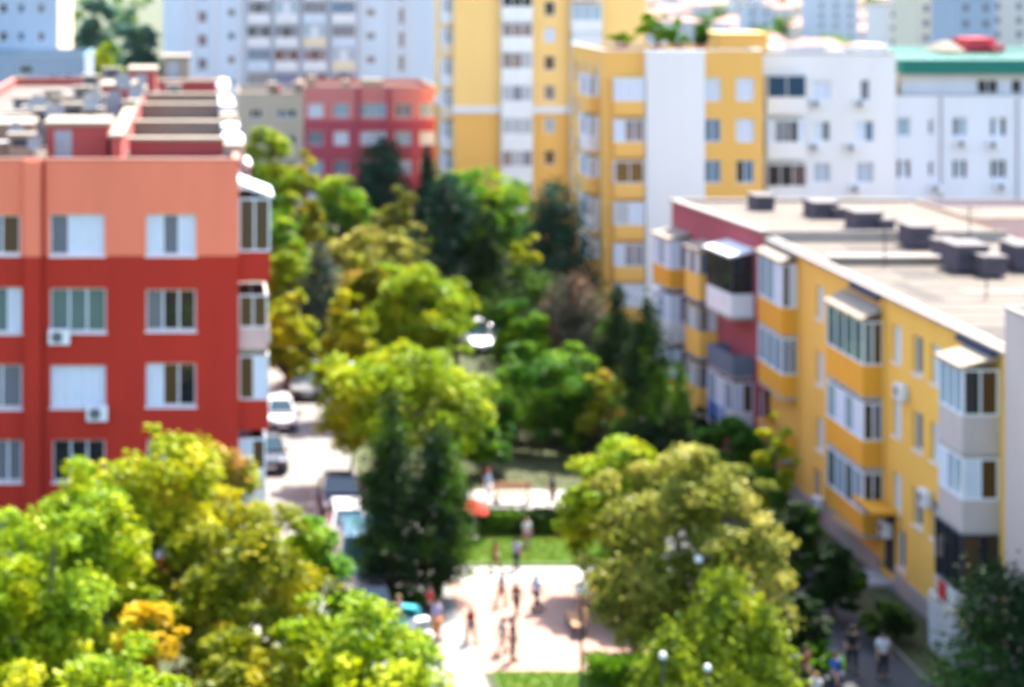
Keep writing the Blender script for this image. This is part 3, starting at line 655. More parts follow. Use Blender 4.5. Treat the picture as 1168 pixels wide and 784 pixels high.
# --- pink building
Yp = 187.0; wn = []
for px,w in ((360,17),(389,17),(425,31),(460,19),(488,19)):
    for i,(py,h) in enumerate(((126,16),(158,16),(191,16),(223,16))): wn.append((px,py,w,h,('w','y','p')[(i+px)%3]*(2 if w < 25 else 4)))
pk, pf, pl, pr = far_block('pink red four storey block with a paler upper storey', 347, 497, Yp, 12, ZZ(99,Yp), surf('rose_render',(0.62,0.20,0.19),(0.55,0.18,0.17),0.3), wn, band=(ZZ(137,Yp), surf('raspberry_render',(0.42,0.07,0.10),(0.36,0.06,0.09),0.3)), frame=frame_white)
b = MB(); x0 = XX(347,Yp)
for px in (408,443): b.fbox(pf, XX(px,Yp)-x0-0.2, XX(px,Yp)-x0+0.2, 0.004, 0.3, 0, ZZ(100,Yp), MATS['raspberry_render'])
b.build('pilaster', pk)
for px,w,h in ((425,24,6),(395,7,5),(356,9,9)): 
    b = MB(); b.box(XX(px-w/2,Yp+4),XX(px+w/2,Yp+4),Yp+4,Yp+6,ZZ(99,Yp)-0.5,ZZ(97-h,Yp+4),cream); b.build('stair_head', pk)
wn = [(px,py,w,h,pat) for px,w,pat in ((292,14,'dd'),(327,22,'yyd')) for py,h in ((130,10),(160,10),(190,10),(220,10))]
bt, bf, bl, br = far_block('beige block between the red roof and the pink building', 272, 346.4, Yp, 12, ZZ(107,Yp), surf('beige_render',(0.50,0.42,0.32),(0.42,0.35,0.27),0.3,streak=True), wn)
for px,w,h,mt in ((311,11,11,cream),(342,12,12,cream),(315,10,5,redroof)):
    b = MB(); b.box(XX(px-w/2,Yp+3),XX(px+w/2,Yp+3),Yp+3,Yp+5,ZZ(107,Yp)-0.5,ZZ(106-h,Yp+3),mt); b.build('vent_stack', bt)
# --- long grey blue slab
Ys = 236.0; wn = []
slab_m = surf('haze_blue_panel', (0.54,0.62,0.73), (0.46,0.54,0.65), 0.25, streak=True)  # pale blue tone carries the distance haze
for i in range(8):
    py = 14.5+27*i-54
    for px,w,pat in ((264,9,'b'),(423,11,'b')): wn.append((px,py,w,9,pat if i % 2 else 'y'))
    wn.append((231,py+5,11,14,'y')); wn.append((458,py+4,7,19,'y'))
sl_, sf, sll, slr = far_block('long blue grey slab block with rows of loggias, haze tinted in its colour', 186, 500, Ys, 14, 33.0, slab_m, wn, cop=slab_m)
x0 = XX(186,Ys)
for i in range(8):
    py = 11+27*i-54; z = ZZ(py,Ys)
    for k,(pa,pb_) in enumerate(((282,308),(313,340),(345,372),(378,405))):
        sun_bl = (i,k) in ((4,2),(3,3),(2,2))
        glazed_balcony(sl_, sf, XX(pa,Ys)-x0, XX(pb_,Ys)-x0, 0.8, z-1.6, z-0.55, z+1.0, (cream2 if (i,k) in ((3,2),(4,3)) else wht2 if (i*3+k) % 4 else slab_m), 'yb', ('yyy','dyd','pwp','bbb','ydy')[(i*2+k*3)%5], slab=slab_m)
b = MB()
for px in (218,245,275,412,448,467): b.fbox(sf, XX(px,Ys)-x0-0.15, XX(px,Ys)-x0+0.15, 0.004, 0.25, 0, 32.9, wht2)
b.build('pilaster', sl_)
# --- left grey tower with its lit side as a cream sheet, and its low wing
Yl = 190.0; wn = []
for i in range(8):
    py = 10+32*i-64
    for px,pat in ((-30,'b'),(4,'d'),(24,'b'),(47,'y')): wn.append((px,py,9,12,pat))
lt, lf, lll, lr = far_block('blue grey tower with a bare sunlit side wall', -90, 65, Yl, 22, 33.0, surf('slate_blue_panel',(0.40,0.48,0.58),(0.33,0.41,0.50),0.25,streak=True), wn, right=[])
b = MB(); b.fbox(lr, 0.02, 21.98, 0.004, 0.12, 0, 32.9, cream2); b.build('lit_side_sheet', lt)  # cream sheet brightens the side the sun falls on
Ya = 172.0
wn = [(30,80,16,9,'d'),(60,90,10,11,'b'),(78,90,10,11,'b'),(30,112,12,12,'d'),(60,118,10,11,'b')]
at, af, all_, ar = far_block('low slate grey annex in front of the blue grey tower', -60, 97, Ya, 14, ZZ(64,Ya), surf('slate_dark_panel',(0.28,0.34,0.42),(0.22,0.28,0.36),0.25,streak=True), wn, cop=surf('verdigris_edge',(0.2,0.36,0.42),(0.15,0.3,0.36),0.5))
# --- far city, distance haze mixed into its pale wall colours
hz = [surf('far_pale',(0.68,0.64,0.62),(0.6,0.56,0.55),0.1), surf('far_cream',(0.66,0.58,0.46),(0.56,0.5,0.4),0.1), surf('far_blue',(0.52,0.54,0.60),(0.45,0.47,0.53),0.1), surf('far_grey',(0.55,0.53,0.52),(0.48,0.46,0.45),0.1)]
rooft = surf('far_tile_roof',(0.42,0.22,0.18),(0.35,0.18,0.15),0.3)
_g = MB(); _g.box(-0.55,0.55,-0.03,-0.004,-0.7,0.7,glass_grey); FARWIN = _g.mesh('window', True)
def far_house(label, group, px, Y, w, d, h, wall, pitched, cat='building', storeys=None, name='house'):
    x = XX(px,Y); t = thing(name, label, cat, (0,0,0), 0, group)
    b = MB(); b.box(x-w/2,x+w/2,Y,Y+d,0,h,wall); b.build('wall', t)
    b = MB()
    if pitched: 
        e = 0.4; b.v += [Vector(p) for p in ((x-w/2-e,Y-e,h+.002),(x+w/2+e,Y-e,h+.002),(x+w/2+e,Y+d+e,h+.002),(x-w/2-e,Y+d+e,h+.002),(x-w/2+d*0.3,Y+d/2,h+w*0.16),(x+w/2-d*0.3,Y+d/2,h+w*0.16))]
        k = b.m(rooft)
        for f in ((0,1,5,4),(2,3,4,5),(1,2,5),(3,0,4),(0,3,2,1)): b.f.append(f); b.mi.append(k)
    else: b.box(x-w/2-0.2,x+w/2+0.2,Y-0.2,Y+d+0.2,h+0.002,h+0.35,coping); b.box(x-w*0.2,x+w*0.1,Y+d*0.3,Y+d*0.6,h+0.352,h+2.4,wall)
    b.build('roof', t)
    ns = storeys or max(1,int(h/3)); nw = min(max(2,int(w/4)), max(2,int(90/ns)))
    for i in range(ns):
        for j in range(nw):
            u = x-w/2+(j+0.5)*w/nw; z = 1.6+i*(h-0.6)/ns
            link('window', FARWIN, t).location = (u, Y, z)
    return t
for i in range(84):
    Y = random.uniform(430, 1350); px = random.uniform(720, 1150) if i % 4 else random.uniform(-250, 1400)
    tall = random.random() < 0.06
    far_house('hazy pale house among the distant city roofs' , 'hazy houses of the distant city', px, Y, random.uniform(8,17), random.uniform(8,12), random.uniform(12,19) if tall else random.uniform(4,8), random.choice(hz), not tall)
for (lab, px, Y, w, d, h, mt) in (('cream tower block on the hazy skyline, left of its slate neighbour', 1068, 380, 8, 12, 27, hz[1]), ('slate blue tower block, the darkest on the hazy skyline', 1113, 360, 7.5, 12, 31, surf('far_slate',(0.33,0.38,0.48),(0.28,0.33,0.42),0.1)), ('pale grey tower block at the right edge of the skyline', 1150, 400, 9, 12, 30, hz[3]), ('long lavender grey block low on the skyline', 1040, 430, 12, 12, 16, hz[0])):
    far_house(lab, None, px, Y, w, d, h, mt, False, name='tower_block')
# ------------------------------------------------------------------ trees
PAL = {
 'lime':   leafmat('leaves_lime', (0.30,0.40,0.004), (0.085,0.18,0.004), (0.42,0.45,0.004), 0.33),
 'yellow': leafmat('leaves_yellow', (0.38,0.41,0.004), (0.12,0.18,0.004), (0.50,0.45,0.004), 0.33),
 'rust':   leafmat('leaves_rust', (0.36,0.37,0.008), (0.15,0.19,0.008), (0.62,0.27,0.08), 0.35),
 'orange': leafmat('leaves_orange', (0.64,0.40,0.005), (0.50,0.32,0.005), (0.42,0.42,0.006), 0.4),
 'olive':  leafmat('leaves_olive', (0.25,0.26,0.004), (0.065,0.095,0.003), (0.44,0.36,0.005), 0.3),
 'khaki':  leafmat('leaves_khaki', (0.26,0.265,0.025), (0.07,0.095,0.008), (0.42,0.37,0.06), 0.3),
 'green':  leafmat('leaves_green', (0.055,0.18,0.006), (0.014,0.055,0.005), (0.18,0.34,0.005), 0.3),  # bright patches stand in for sunlit crown edges
 'fresh':  leafmat('leaves_fresh', (0.15,0.33,0.012), (0.05,0.14,0.008), (0.34,0.44,0.006), 0.35),
 'thuja':  leafmat('leaves_thuja', (0.27,0.33,0.006), (0.05,0.095,0.004), (0.40,0.42,0.008), 0.3),
 'deep':   leafmat('needles_deep', (0.010,0.036,0.004), (0.003,0.014,0.002), (0.02,0.065,0.004), 0.2),
 'hazy':   leafmat('leaves_haze_tinted', (0.10,0.22,0.15), (0.06,0.15,0.12), (0.16,0.28,0.12), 0.3),  # distance haze is mixed into this leaf colour
 'dark':   leafmat('needles_dark', (0.013,0.042,0.004), (0.004,0.016,0.002), (0.08,0.17,0.005), 0.2),  # bright green flecks imitate sun highlights on the needles
 'teal':   leafmat('needles_teal', (0.006,0.034,0.014), (0.003,0.018,0.009), (0.02,0.08,0.035), 0.2),
 'grey':   leafmat('needles_grey', (0.05,0.085,0.055), (0.016,0.035,0.025), (0.11,0.14,0.09), 0.25),
 'brown':  leafmat('needles_brown', (0.09,0.085,0.05), (0.055,0.06,0.035), (0.16,0.065,0.035), 0.3),
}
def leaf_mesh(name, centers, normals, sizes, mat, aspect=0.62):
    """one quad leaf per centre, lying across its normal"""
    n = len(centers)
    nr = normals/np.maximum(np.linalg.norm(normals,axis=1,keepdims=True),1e-6)
    r = rng.normal(size=(n,3)); a = np.cross(nr, r); a /= np.maximum(np.linalg.norm(a,axis=1,keepdims=True),1e-6); b = np.cross(nr, a)
    s = sizes[:,None]; A = a*s*0.5; B = b*s*0.5*aspect
    v = np.stack([centers-A, centers-B*1.0+A*0.1, centers+A, centers+B*1.0+A*0.1], axis=1).reshape(-1,3)
    me = bpy.data.meshes.new(name)
    me.vertices.add(4*n); me.vertices.foreach_set('co', v.astype(np.float32).ravel())
    me.loops.add(4*n); me.loops.foreach_set('vertex_index', np.arange(4*n, dtype=np.int32))
    me.polygons.add(n); me.polygons.foreach_set('loop_start', np.arange(0,4*n,4,dtype=np.int32)); me.polygons.foreach_set('loop_total', np.full(n,4,dtype=np.int32))
    me.materials.append(mat); me.update(calc_edges=True); me.validate()
    return me
def unit(n):
    v = rng.normal(size=(n,3)); return v/np.linalg.norm(v,axis=1,keepdims=True)
def broad_crown(rx, ry, z0, z1, nclump, nleaf, leaf, lump=0.28, jag=1.0):
    """clumps of leaves spread over and inside an uneven egg; returns leaf centres, normals and the clump centres"""
    nclump = int(nclump*1.7); zc = z0+(z1-z0)*0.52; rz = (z1-z0)/2
    d = unit(nclump*3); d = d[d[:,2] > -0.75][:nclump]
    rad = rng.uniform(0.35,0.90,len(d))**0.75; spur = rng.random(len(d)) < 0.22; rad = np.where(spur, rng.uniform(0.9,1.06,len(d)), rad) 
    cc = d*rad[:,None]*np.array([rx,ry,rz]); cc[:,2] += zc
    # narrower low down
    rc = lump*min(rx,rz)*rng.uniform(0.6,1.25,len(d))*np.where(spur,0.6,1.0)
    per = rng.multinomial(int(nleaf*1.25), (rc**2)/np.sum(rc**2))
    P=[];Nn=[]
    for c,r_,k in zip(cc,rc,per):
        u = unit(k); dn = (u[:,2] < -0.3) & (rng.random(k) < 0.6); u[dn,2] *= -1; rr_ = r_*rng.uniform(0.2,1.0,k)**0.5*rng.uniform(0.75,1.12,k)
        st = rng.uniform(0.9,1.6); an = math.atan2(c[1],c[0]); ca, sa = math.cos(an), math.sin(an); q = u*rr_[:,None]*np.array([st,1.5/st,0.75*1.3/st])
        p = c + np.stack([q[:,0]*ca-q[:,1]*sa, q[:,0]*sa+q[:,1]*ca, q[:,2]-0.12*q[:,0]],1); P.append(p)
        Nn.append(u*0.5+np.array([0,0,0.75])+rng.normal(size=(k,3))*0.45)
    P=np.concatenate(P);Nn=np.concatenate(Nn)
    return P,Nn,cc
def tree(px, top, w, Y, pal, label, z0=None, kind='deciduous_tree', cat='tree', nleaf=9000, leaf=0.26, nclump=46, group=None, ground_z=0.0, lump=0.28, dx=0.0):
    x = XX(px,Y); zt_ = ZZ(top,Y)-ground_z; rx = w/2*Y/F
    if z0 is None: z0 = zt_*0.12
    t = thing(kind, label, cat, (x,Y,ground_z), 0, group)
    P,Nn,cc = broad_crown(rx, rx*0.95, z0, zt_, nclump, nleaf, leaf, lump)
    kz = P[:,2] > 0.1; P = P[kz]; Nn = Nn[kz]
    me = leaf_mesh('crown', P, Nn, rng.uniform(0.6,1.25,len(P))*leaf, PAL[pal]); link('crown', me, t)
    b = MB(); tr = 0.05+0.022*zt_; fork = max(z0*0.9, zt_*0.25)
    lean = random.uniform(-0.25,0.25)
    b.tube([(0,0,-0.1),(0.02,0,0.25),(lean*0.4,lean*0.2,fork*0.6),(lean,lean*0.5,fork)],[tr*1.5,tr*1.05,tr*0.9,tr*0.8],bark,8)
    hi_ = cc[np.argsort(-cc[:,2])]
    for c in hi_[::max(1,len(hi_)//9)]:
        c = Vector(c); s_ = Vector((lean,lean*0.5,fork*random.uniform(0.8,1.0))); mid = s_.lerp(c,0.5)+Vector((0,0,-0.12*(c-s_).length*0.5))
        b.tube([s_,mid,c],[tr*0.5,tr*0.3,tr*0.09],bark,5)
    b.build('trunk', t, smooth=True)
    return t
def conifer(px, top, w, Y, pal, label, z0=0.25, cat='conifer', nleaf=9000, leaf=0.2, shape=1.0, kind='conifer_tree', cone=0.75, group=None, layers=26):
    """layered sprays round a leader; shape > 1 fuller, cone = how far up the widest level keeps"""
    x = XX(px,Y); zt_ = ZZ(top,Y); R0 = w/2*Y/F
    t = thing(kind, label, cat, (x,Y,0), 0, group)
    nb = layers*7; hh = rng.uniform(0,1,nb)**0.85
    ang = rng.uniform(0,2*math.pi,nb)
    prof = np.where(hh < 0.22, 0.72+hh*1.27, (1-((hh-0.22)/0.78)**(1.0/cone if cone<1 else cone)) if cone<1 else np.sqrt(np.maximum(0,1-((hh-0.22)/0.78)**2)))
    prof = np.maximum(prof,0.05)*R0*rng.uniform(0.58,1.15,nb)
    per = rng.multinomial(nleaf, prof**1.3/np.sum(prof**1.3))
    P=[];Nn=[]
    H_=zt_-z0
    for h,a,r_,k in zip(hh,ang,prof,per):
        s = rng.uniform(0.15,1,k)**0.55
        q = np.stack([np.cos(a)*r_*s, np.sin(a)*r_*s, z0+h*H_ + (0.10*H_*0.5)*(s*0.6-0.25) ],1)
        sp = 0.125*R0+0.05
        q += rng.normal(size=(k,3))*np.array([sp,sp,sp*0.8])*(0.5+0.5*s[:,None])
        P.append(q); Nn.append(np.stack([np.full(k,np.cos(a))*0.6,np.full(k,np.sin(a))*0.6,np.full(k,0.6)],1)+rng.normal(size=(k,3))*0.5)
    tip = 60; P.append(np.stack([rng.normal(size=tip)*0.05,rng.normal(size=tip)*0.05,rng.uniform(zt_-0.9,zt_,tip)],1)); Nn.append(rng.normal(size=(tip,3)))
    P=np.concatenate(P);Nn=np.concatenate(Nn); P[:,2]=np.maximum(P[:,2],0.08)
    link('crown', leaf_mesh('crown',P,Nn,rng.uniform(0.6,1.3,len(P))*leaf,PAL[pal],0.5), t)
    b = MB(); b.tube([(0,0,-0.1),(0,0,zt_*0.4),(0,0,zt_*0.93)],[0.05+0.02*zt_,0.03+0.012*zt_,0.02],bark,7)
    for i in range(0,nb,9):
        b.tube([(0,0,z0+hh[i]*H_-0.1),(math.cos(ang[i])*prof[i]*0.8,math.sin(ang[i])*prof[i]*0.8,z0+hh[i]*H_)],[0.03,0.01],bark,4,False)
    b.build('trunk', t, smooth=True); return t
def bush(px, top, w, Y, pal, label, nleaf=5000, leaf=0.22, nclump=22, cat='bush'):
    return tree(px, top, w, Y, pal, label, z0=0.1, kind='shrub', cat=cat, nleaf=nleaf, leaf=leaf, nclump=nclump)
# foreground, lower left
tree(30,572,220,52,'lime','bright lime leafed tree at the lower left corner, largest of the near ones',nleaf=17000,leaf=0.23,nclump=46,lump=0.25)
tree(95,545,190,58,'lime','yellow green tree rising below the left windows of the red gable',nleaf=13000,leaf=0.25)
tree(172,498,200,62,'yellow','golden yellow tree covering the lowest windows of the red gable',nleaf=13000,leaf=0.26)
tree(245,512,130,65,'rust','salmon and yellow tinted tree at the corner of the red gable',nleaf=9000,leaf=0.26)
tree(285,575,190,58,'olive','olive and mustard tree standing left of the street, in shade below',nleaf=15000,leaf=0.23,nclump=40)
tree(165,672,105,48,'orange','small tree with orange autumn leaves among the lime foreground trees',nleaf=5000,leaf=0.22,nclump=18,z0=3.0)
tree(130,725,190,45.5,'lime','low lime tree in front of the small orange one',nleaf=10000,leaf=0.22)
tree(405,688,230,50,'lime','bright lime tree at the bottom edge, left of the plaza',nleaf=17000,leaf=0.23,nclump=46,lump=0.25)
tree(358,585,105,61,'fresh','light green tree with thin crown beside the parked cars',nleaf=7000,leaf=0.24,nclump=24)
tree(15,735,170,44,'yellow','yellow green tree cut by the bottom left corner',nleaf=9000,leaf=0.22)
tree(290,690,150,50,'olive','dull olive tree half hidden behind the bright lime one at the bottom',nleaf=9000,leaf=0.23)
tree(470,748,120,52,'fresh','low fresh green tree at the foot of the plaza',nleaf=6000,leaf=0.23,nclump=20)
# centre
tree(458,378,196,90,'lime','large lime green tree behind the two dark conifers in the middle',nleaf=15000,leaf=0.3,nclump=48,z0=0.2,lump=0.25)
conifer(447,452,90,73,'dark','taller of the two dark conifers beside the parked cars',nleaf=13000,leaf=0.2,cone=0.8)
conifer(500,492,80,73.6,'dark','shorter dark conifer at the left edge of the plaza',nleaf=11000,leaf=0.2,cone=1.2)
tree(625,397,165,97,'green','broad dark green tree with low crown behind the lawn',nleaf=16000,leaf=0.28,nclump=52,z0=-0.6,lump=0.25)
tree(690,420,60,94,'rust','reddish tinted small tree at the right shoulder of the broad dark one',nleaf=5000,leaf=0.28,nclump=18)
conifer(738,340,92,87,'dark','tall dark pointed cypress left of the plum building',nleaf=17000,leaf=0.22,cone=0.85,kind='cypress_tree')
conifer(776,412,40,86,'dark','slim low cypress beside the tall pointed one',nleaf=5000,leaf=0.2,cone=0.7,kind='cypress_tree')
conifer(704,326,74,100,'dark','dark cypress behind the tall pointed one',nleaf=8000,leaf=0.26,cone=0.7,kind='cypress_tree')
conifer(652,315,100,105,'brown','brownish grey conifer with rusty lower branches',nleaf=11000,leaf=0.26,cone=1.1)
conifer(598,304,100,112,'dark','dark conifer left of the brownish one',nleaf=9000,leaf=0.28,cone=1.0)
conifer(632,212,92,126,'teal','tall blue green conifer in front of the yellow block',nleaf=11000,leaf=0.3,cone=1.0)
conifer(512,201,92,130,'teal','round topped dark conifer in front of the yellow tower',nleaf=12000,leaf=0.3,cone=1.3)
conifer(556,243,50,128,'dark','narrow dark cypress right of the round topped conifer',nleaf=8000,leaf=0.28,cone=1.2,kind='cypress_tree')
tree(548,190,110,136,'fresh','pale green tree topping out behind the round topped conifer',nleaf=9000,leaf=0.36)
tree(600,272,50,120,'yellow','small bright yellow tree between the dark conifers',nleaf=4000,leaf=0.3,nclump=18)
conifer(366,277,92,112,'grey','silvery grey green conifer beside the street',nleaf=11000,leaf=0.26,cone=0.9)
tree(430,258,120,126,'khaki','buff and green tree behind the silvery conifer',nleaf=11000,leaf=0.34,nclump=40)
tree(402,292,70,118,'rust','orange tinted tree between the silvery conifer and the yellow green ones',nleaf=5000,leaf=0.32,nclump=22)
tree(482,308,108,106,'lime','yellow green tree above the large one in the middle',nleaf=10000,leaf=0.32,nclump=38)
tree(520,300,60,115,'lime','lime tree at the foot of the narrow dark cypress',nleaf=5000,leaf=0.32,nclump=20)
tree(325,330,74,106,'yellow','yellow tree between the red building and the silvery conifer',nleaf=8000,leaf=0.3,nclump=30,z0=0.5)
tree(318,246,70,132,'fresh','light green tree just right of the red building',nleaf=7000,leaf=0.34,nclump=28)
tree(300,148,76,155,'lime','yellow green tree rising over the red roof edge towards the beige block',nleaf=8000,leaf=0.4,nclump=34)
tree(346,172,52,158,'yellow','golden tree in front of the left end of the pink block',nleaf=5000,leaf=0.4,nclump=24)
tree(388,205,74,150,'fresh','fresh green tree below the pink block',nleaf=7000,leaf=0.38,nclump=30)
tree(352,228,44,140,'olive','dull olive tree between two fresh green ones',nleaf=4000,leaf=0.36,nclump=20)
tree(455,218,60,145,'khaki','round buff tree below the dark pair of conifers',nleaf=5000,leaf=0.36,nclump=24)
conifer(437,157,74,165,'teal','dark conifer in front of the pink block',nleaf=9000,leaf=0.36,cone=1.2)
conifer(487,166,34,166,'teal','slim dark conifer between the pink block and the tower',nleaf=5000,leaf=0.36,cone=0.9)
tree(300,200,56,142,'green','deep green tree close to the red building balconies',nleaf=5000,leaf=0.36,nclump=24)
tree(585,215,60,140,'lime','lime tree under the white balcony strip of the tower',nleaf=5000,leaf=0.36,nclump=22)
bush(552,470,70,92,'green','dark green shrub between the large lime tree and the broad green one',6000)
tree(594,340,66,104,'green','deep green tree in front of the dark conifers, above the broad green one',nleaf=8000,leaf=0.3,z0=0.4)
tree(420,300,60,111,'olive','olive tree hugging the right side of the silvery conifer',nleaf=6000,leaf=0.3,z0=0.4)
bush(660,440,80,99,'dark','dark shrub behind the right shoulder of the broad green tree',6000)
tree(332,286,66,121,'lime','lime tree beside the street behind the silvery conifer',nleaf=6000,leaf=0.32)
tree(398,332,64,103,'yellow','small yellow green tree right of the silvery conifer foot',nleaf=6000,leaf=0.3,z0=0.3)
tree(452,296,60,116,'fresh','fresh green tree between the buff one and the round topped conifer',nleaf=6000,leaf=0.32)
# right foreground
tree(782,508,228,61.5,'khaki','big khaki tree with hazelnut leaves right of the plaza',nleaf=22000,leaf=0.23,nclump=60,z0=0.7,lump=0.23)
tree(706,495,125,74,'lime','lime tree leaning out behind the big khaki tree',nleaf=11000,leaf=0.25,nclump=36,z0=0.6)
conifer(828,655,175,57,'thuja','broad light green thuja at the bottom edge',nleaf=17000,leaf=0.24,cone=0.72,layers=18)
conifer(1140,645,150,58,'deep','dark green conifer at the lower right corner',nleaf=13000,leaf=0.18,cone=1.0)
tree(884,478,54,80,'yellow','thin yellow tree against the yellow facade',nleaf=4000,leaf=0.24,nclump=18)
bush(902,560,70,73,'dark','dark bush against the foot of the yellow facade, left of the alley people',7000)
bush(835,478,90,88,'green','dark green bush below the plum building',7000)
bush(798,470,50,92,'dark','dark bush at the far corner of the plum building',4000)
bush(868,530,60,80,'green','green bush under the thin yellow tree',4500)
bush(950,622,66,71,'dark','low dark bush on the planting bed beside the alley',6000)
bush(720,620,90,70.5,'green','shadowed bush at the right edge of the plaza',6000)
bush(470,672,60,72,'green','small green bush in front of the dark conifers',3500)
conifer(872,690,90,56,'thuja','small thuja at the right shoulder of the broad one',nleaf=8000,leaf=0.24,cone=0.7,layers=14)
conifer(765,712,110,55,'thuja','low thuja at the left foot of the broad one',nleaf=9000,leaf=0.24,cone=0.7,layers=14)
bush(915,680,64,66,'dark','dark bush between the broad thuja and the alley',5000)
bush(932,733,62,65,'green','low added bush at the left edge of the alley, right of the small thuja',3500)  # added to cover sunlit ground where the alley should look dark
bush(1010,690,60,68.5,'dark','dark bush between the alley and the entrance',4500)
# hedges
def hedge(label, x0,x1,y0,y1,h,n,pal):
    t = thing('hedge',label,'hedge'); P = box_leaves(x0,x1,y0,y1,0.1,h,n)
    link('foliage', leaf_mesh('foliage',P,rng.normal(size=(len(P),3)),rng.uniform(0.1,0.22,len(P)),PAL[pal]), t)
    b = MB()
    for x in np.arange(x0+0.3,x1,0.7): b.tube([(x,(y0+y1)/2,0.02),(x,(y0+y1)/2,h*0.8)],[0.04,0.02],bark,5)
    b.build('stem', t); return t
def box_leaves(x0,x1,y0,y1,z0,z1,n):
    f = rng.integers(0,5,n); p = np.stack([rng.uniform(x0,x1,n),rng.uniform(y0,y1,n),rng.uniform(z0,z1,n)],1)
    p[f==0,1]=y0; p[f==1,1]=y1; p[f==2,2]=z1; p[f==3,2]=z1; p[f==4,1]=y0
    return p + rng.normal(size=(n,3))*0.07
hedge('clipped dark hedge closing off the back of the lawn',10.2,18.4,81.5,82.5,0.85,16000,'dark')
hedge('low hedge at the front corner of the plaza, beside the thuja',13.0,17.0,64.3,65.3,0.8,5000,'green')
# roof garden on the yellow and white block, as potted shrubs
for (px,top,w,pal,lab) in ((750,12,50,'fresh','leafy potted tree on the roof of the yellow and white block'),(708,38,36,'lime','low lime shrub at the left corner of that planted roof'),(800,27,14,'dark','slim dark potted cypress on the planted roof'),(774,40,26,'fresh','small green shrub between the rooftop tree and the slim cypress')):
    gz = ZZ(58,Yw)-0.2
    if pal == 'dark':
        o = conifer(px, top, w, Yw+2.5, pal, lab, nleaf=2000, leaf=0.22, cone=1.0, z0=gz+0.5)
    else: o = tree(px, top, w, Yw+2.5, pal, lab, nleaf=2500, leaf=0.28, nclump=16, ground_z=gz, z0=0.5, kind='potted_shrub', cat='shrub')
    c = MB(); zb_ = 0 if pal != 'dark' else gz
    c.tube([(0,0,zb_-0.2),(0,0,zb_+0.5)],[0.35,0.45],surf('terracotta',(0.4,0.17,0.09),(0.33,0.14,0.08),2),12); c.build('pot', o)
# tall trees between the far blocks on the left
tree(112,-6,60,250,'hazy','tall haze tinted tree between the grey tower and the long slab',nleaf=6000,leaf=0.7,kind='far_tree'); tree(155,14,62,246,'hazy','rounder green tree left of the long slab',nleaf=6000,leaf=0.7,kind='far_tree')
tree(118,48,54,215,'lime','low yellow green tree over the red roof clutter',nleaf=4000,leaf=0.6,kind='far_tree')
tree(20,92,60,150,'yellow','yellow green tree at the left edge behind the red roof',nleaf=4000,leaf=0.45,kind='far_tree')
# far woods and greenery, one mass
n = 60000; P=[];Nn=[]
for i in range(200):
    Y = rng.uniform(270,1500); X = rng.uniform(-0.28,0.62)*Y; r_ = rng.uniform(3,7); k = n//200
    u = unit(k); P.append(np.array([X,Y,rng.uniform(2,6)])+u*np.array([r_,r_,r_*0.7])*rng.uniform(0.5,1,k)[:,None]**0.5); Nn.append(u+np.array([0,0,0.6]))
P=np.concatenate(P);P[:,2]=np.maximum(P[:,2],0.2)
tag(link('woods', leaf_mesh('woods',P,np.concatenate(Nn),rng.uniform(0.9,1.8,len(P)),PAL['green'])), kind='stuff')
# grass blades on the lawn, fallen tufts below the trees
def grass(name, rects, n, mat):
    A = sum((x1-x0)*(y1-y0) for x0,x1,y0,y1,z in rects); P=[]
    for x0,x1,y0,y1,z in rects:
        k = int(n*(x1-x0)*(y1-y0)/A); P.append(np.stack([rng.uniform(x0,x1,k),rng.uniform(y0,y1,k),np.full(k,z+0.035)],1))
    P = np.concatenate(P); Nn = np.stack([rng.normal(size=len(P)),rng.normal(size=len(P)),rng.normal(size=len(P))*0.25],1)
    tag(link(name, leaf_mesh(name,P,Nn,rng.uniform(0.06,0.14,len(P)),mat)), kind='stuff')
grass('lawn_grass', [(9.95,18.5,77.7,81.5,0.09),(9.95,17.1,55,65.6,0.09)], 30000, leafmat('grass_blades',(0.15,0.26,0.025),(0.10,0.19,0.02),(0.2,0.25,0.03),0.4))
tuft = leafmat('rough_grass',(0.09,0.13,0.025),(0.06,0.09,0.02),(0.13,0.12,0.03),0.3)
grass('rough_grass', [(-14,1.6,40,73,0.0),(9.9,18.6,89.2,127,0.0),(17.4,18.8,60,88,0.0),(24.5,26.3,65,90,0.12)], 30000, tuft)
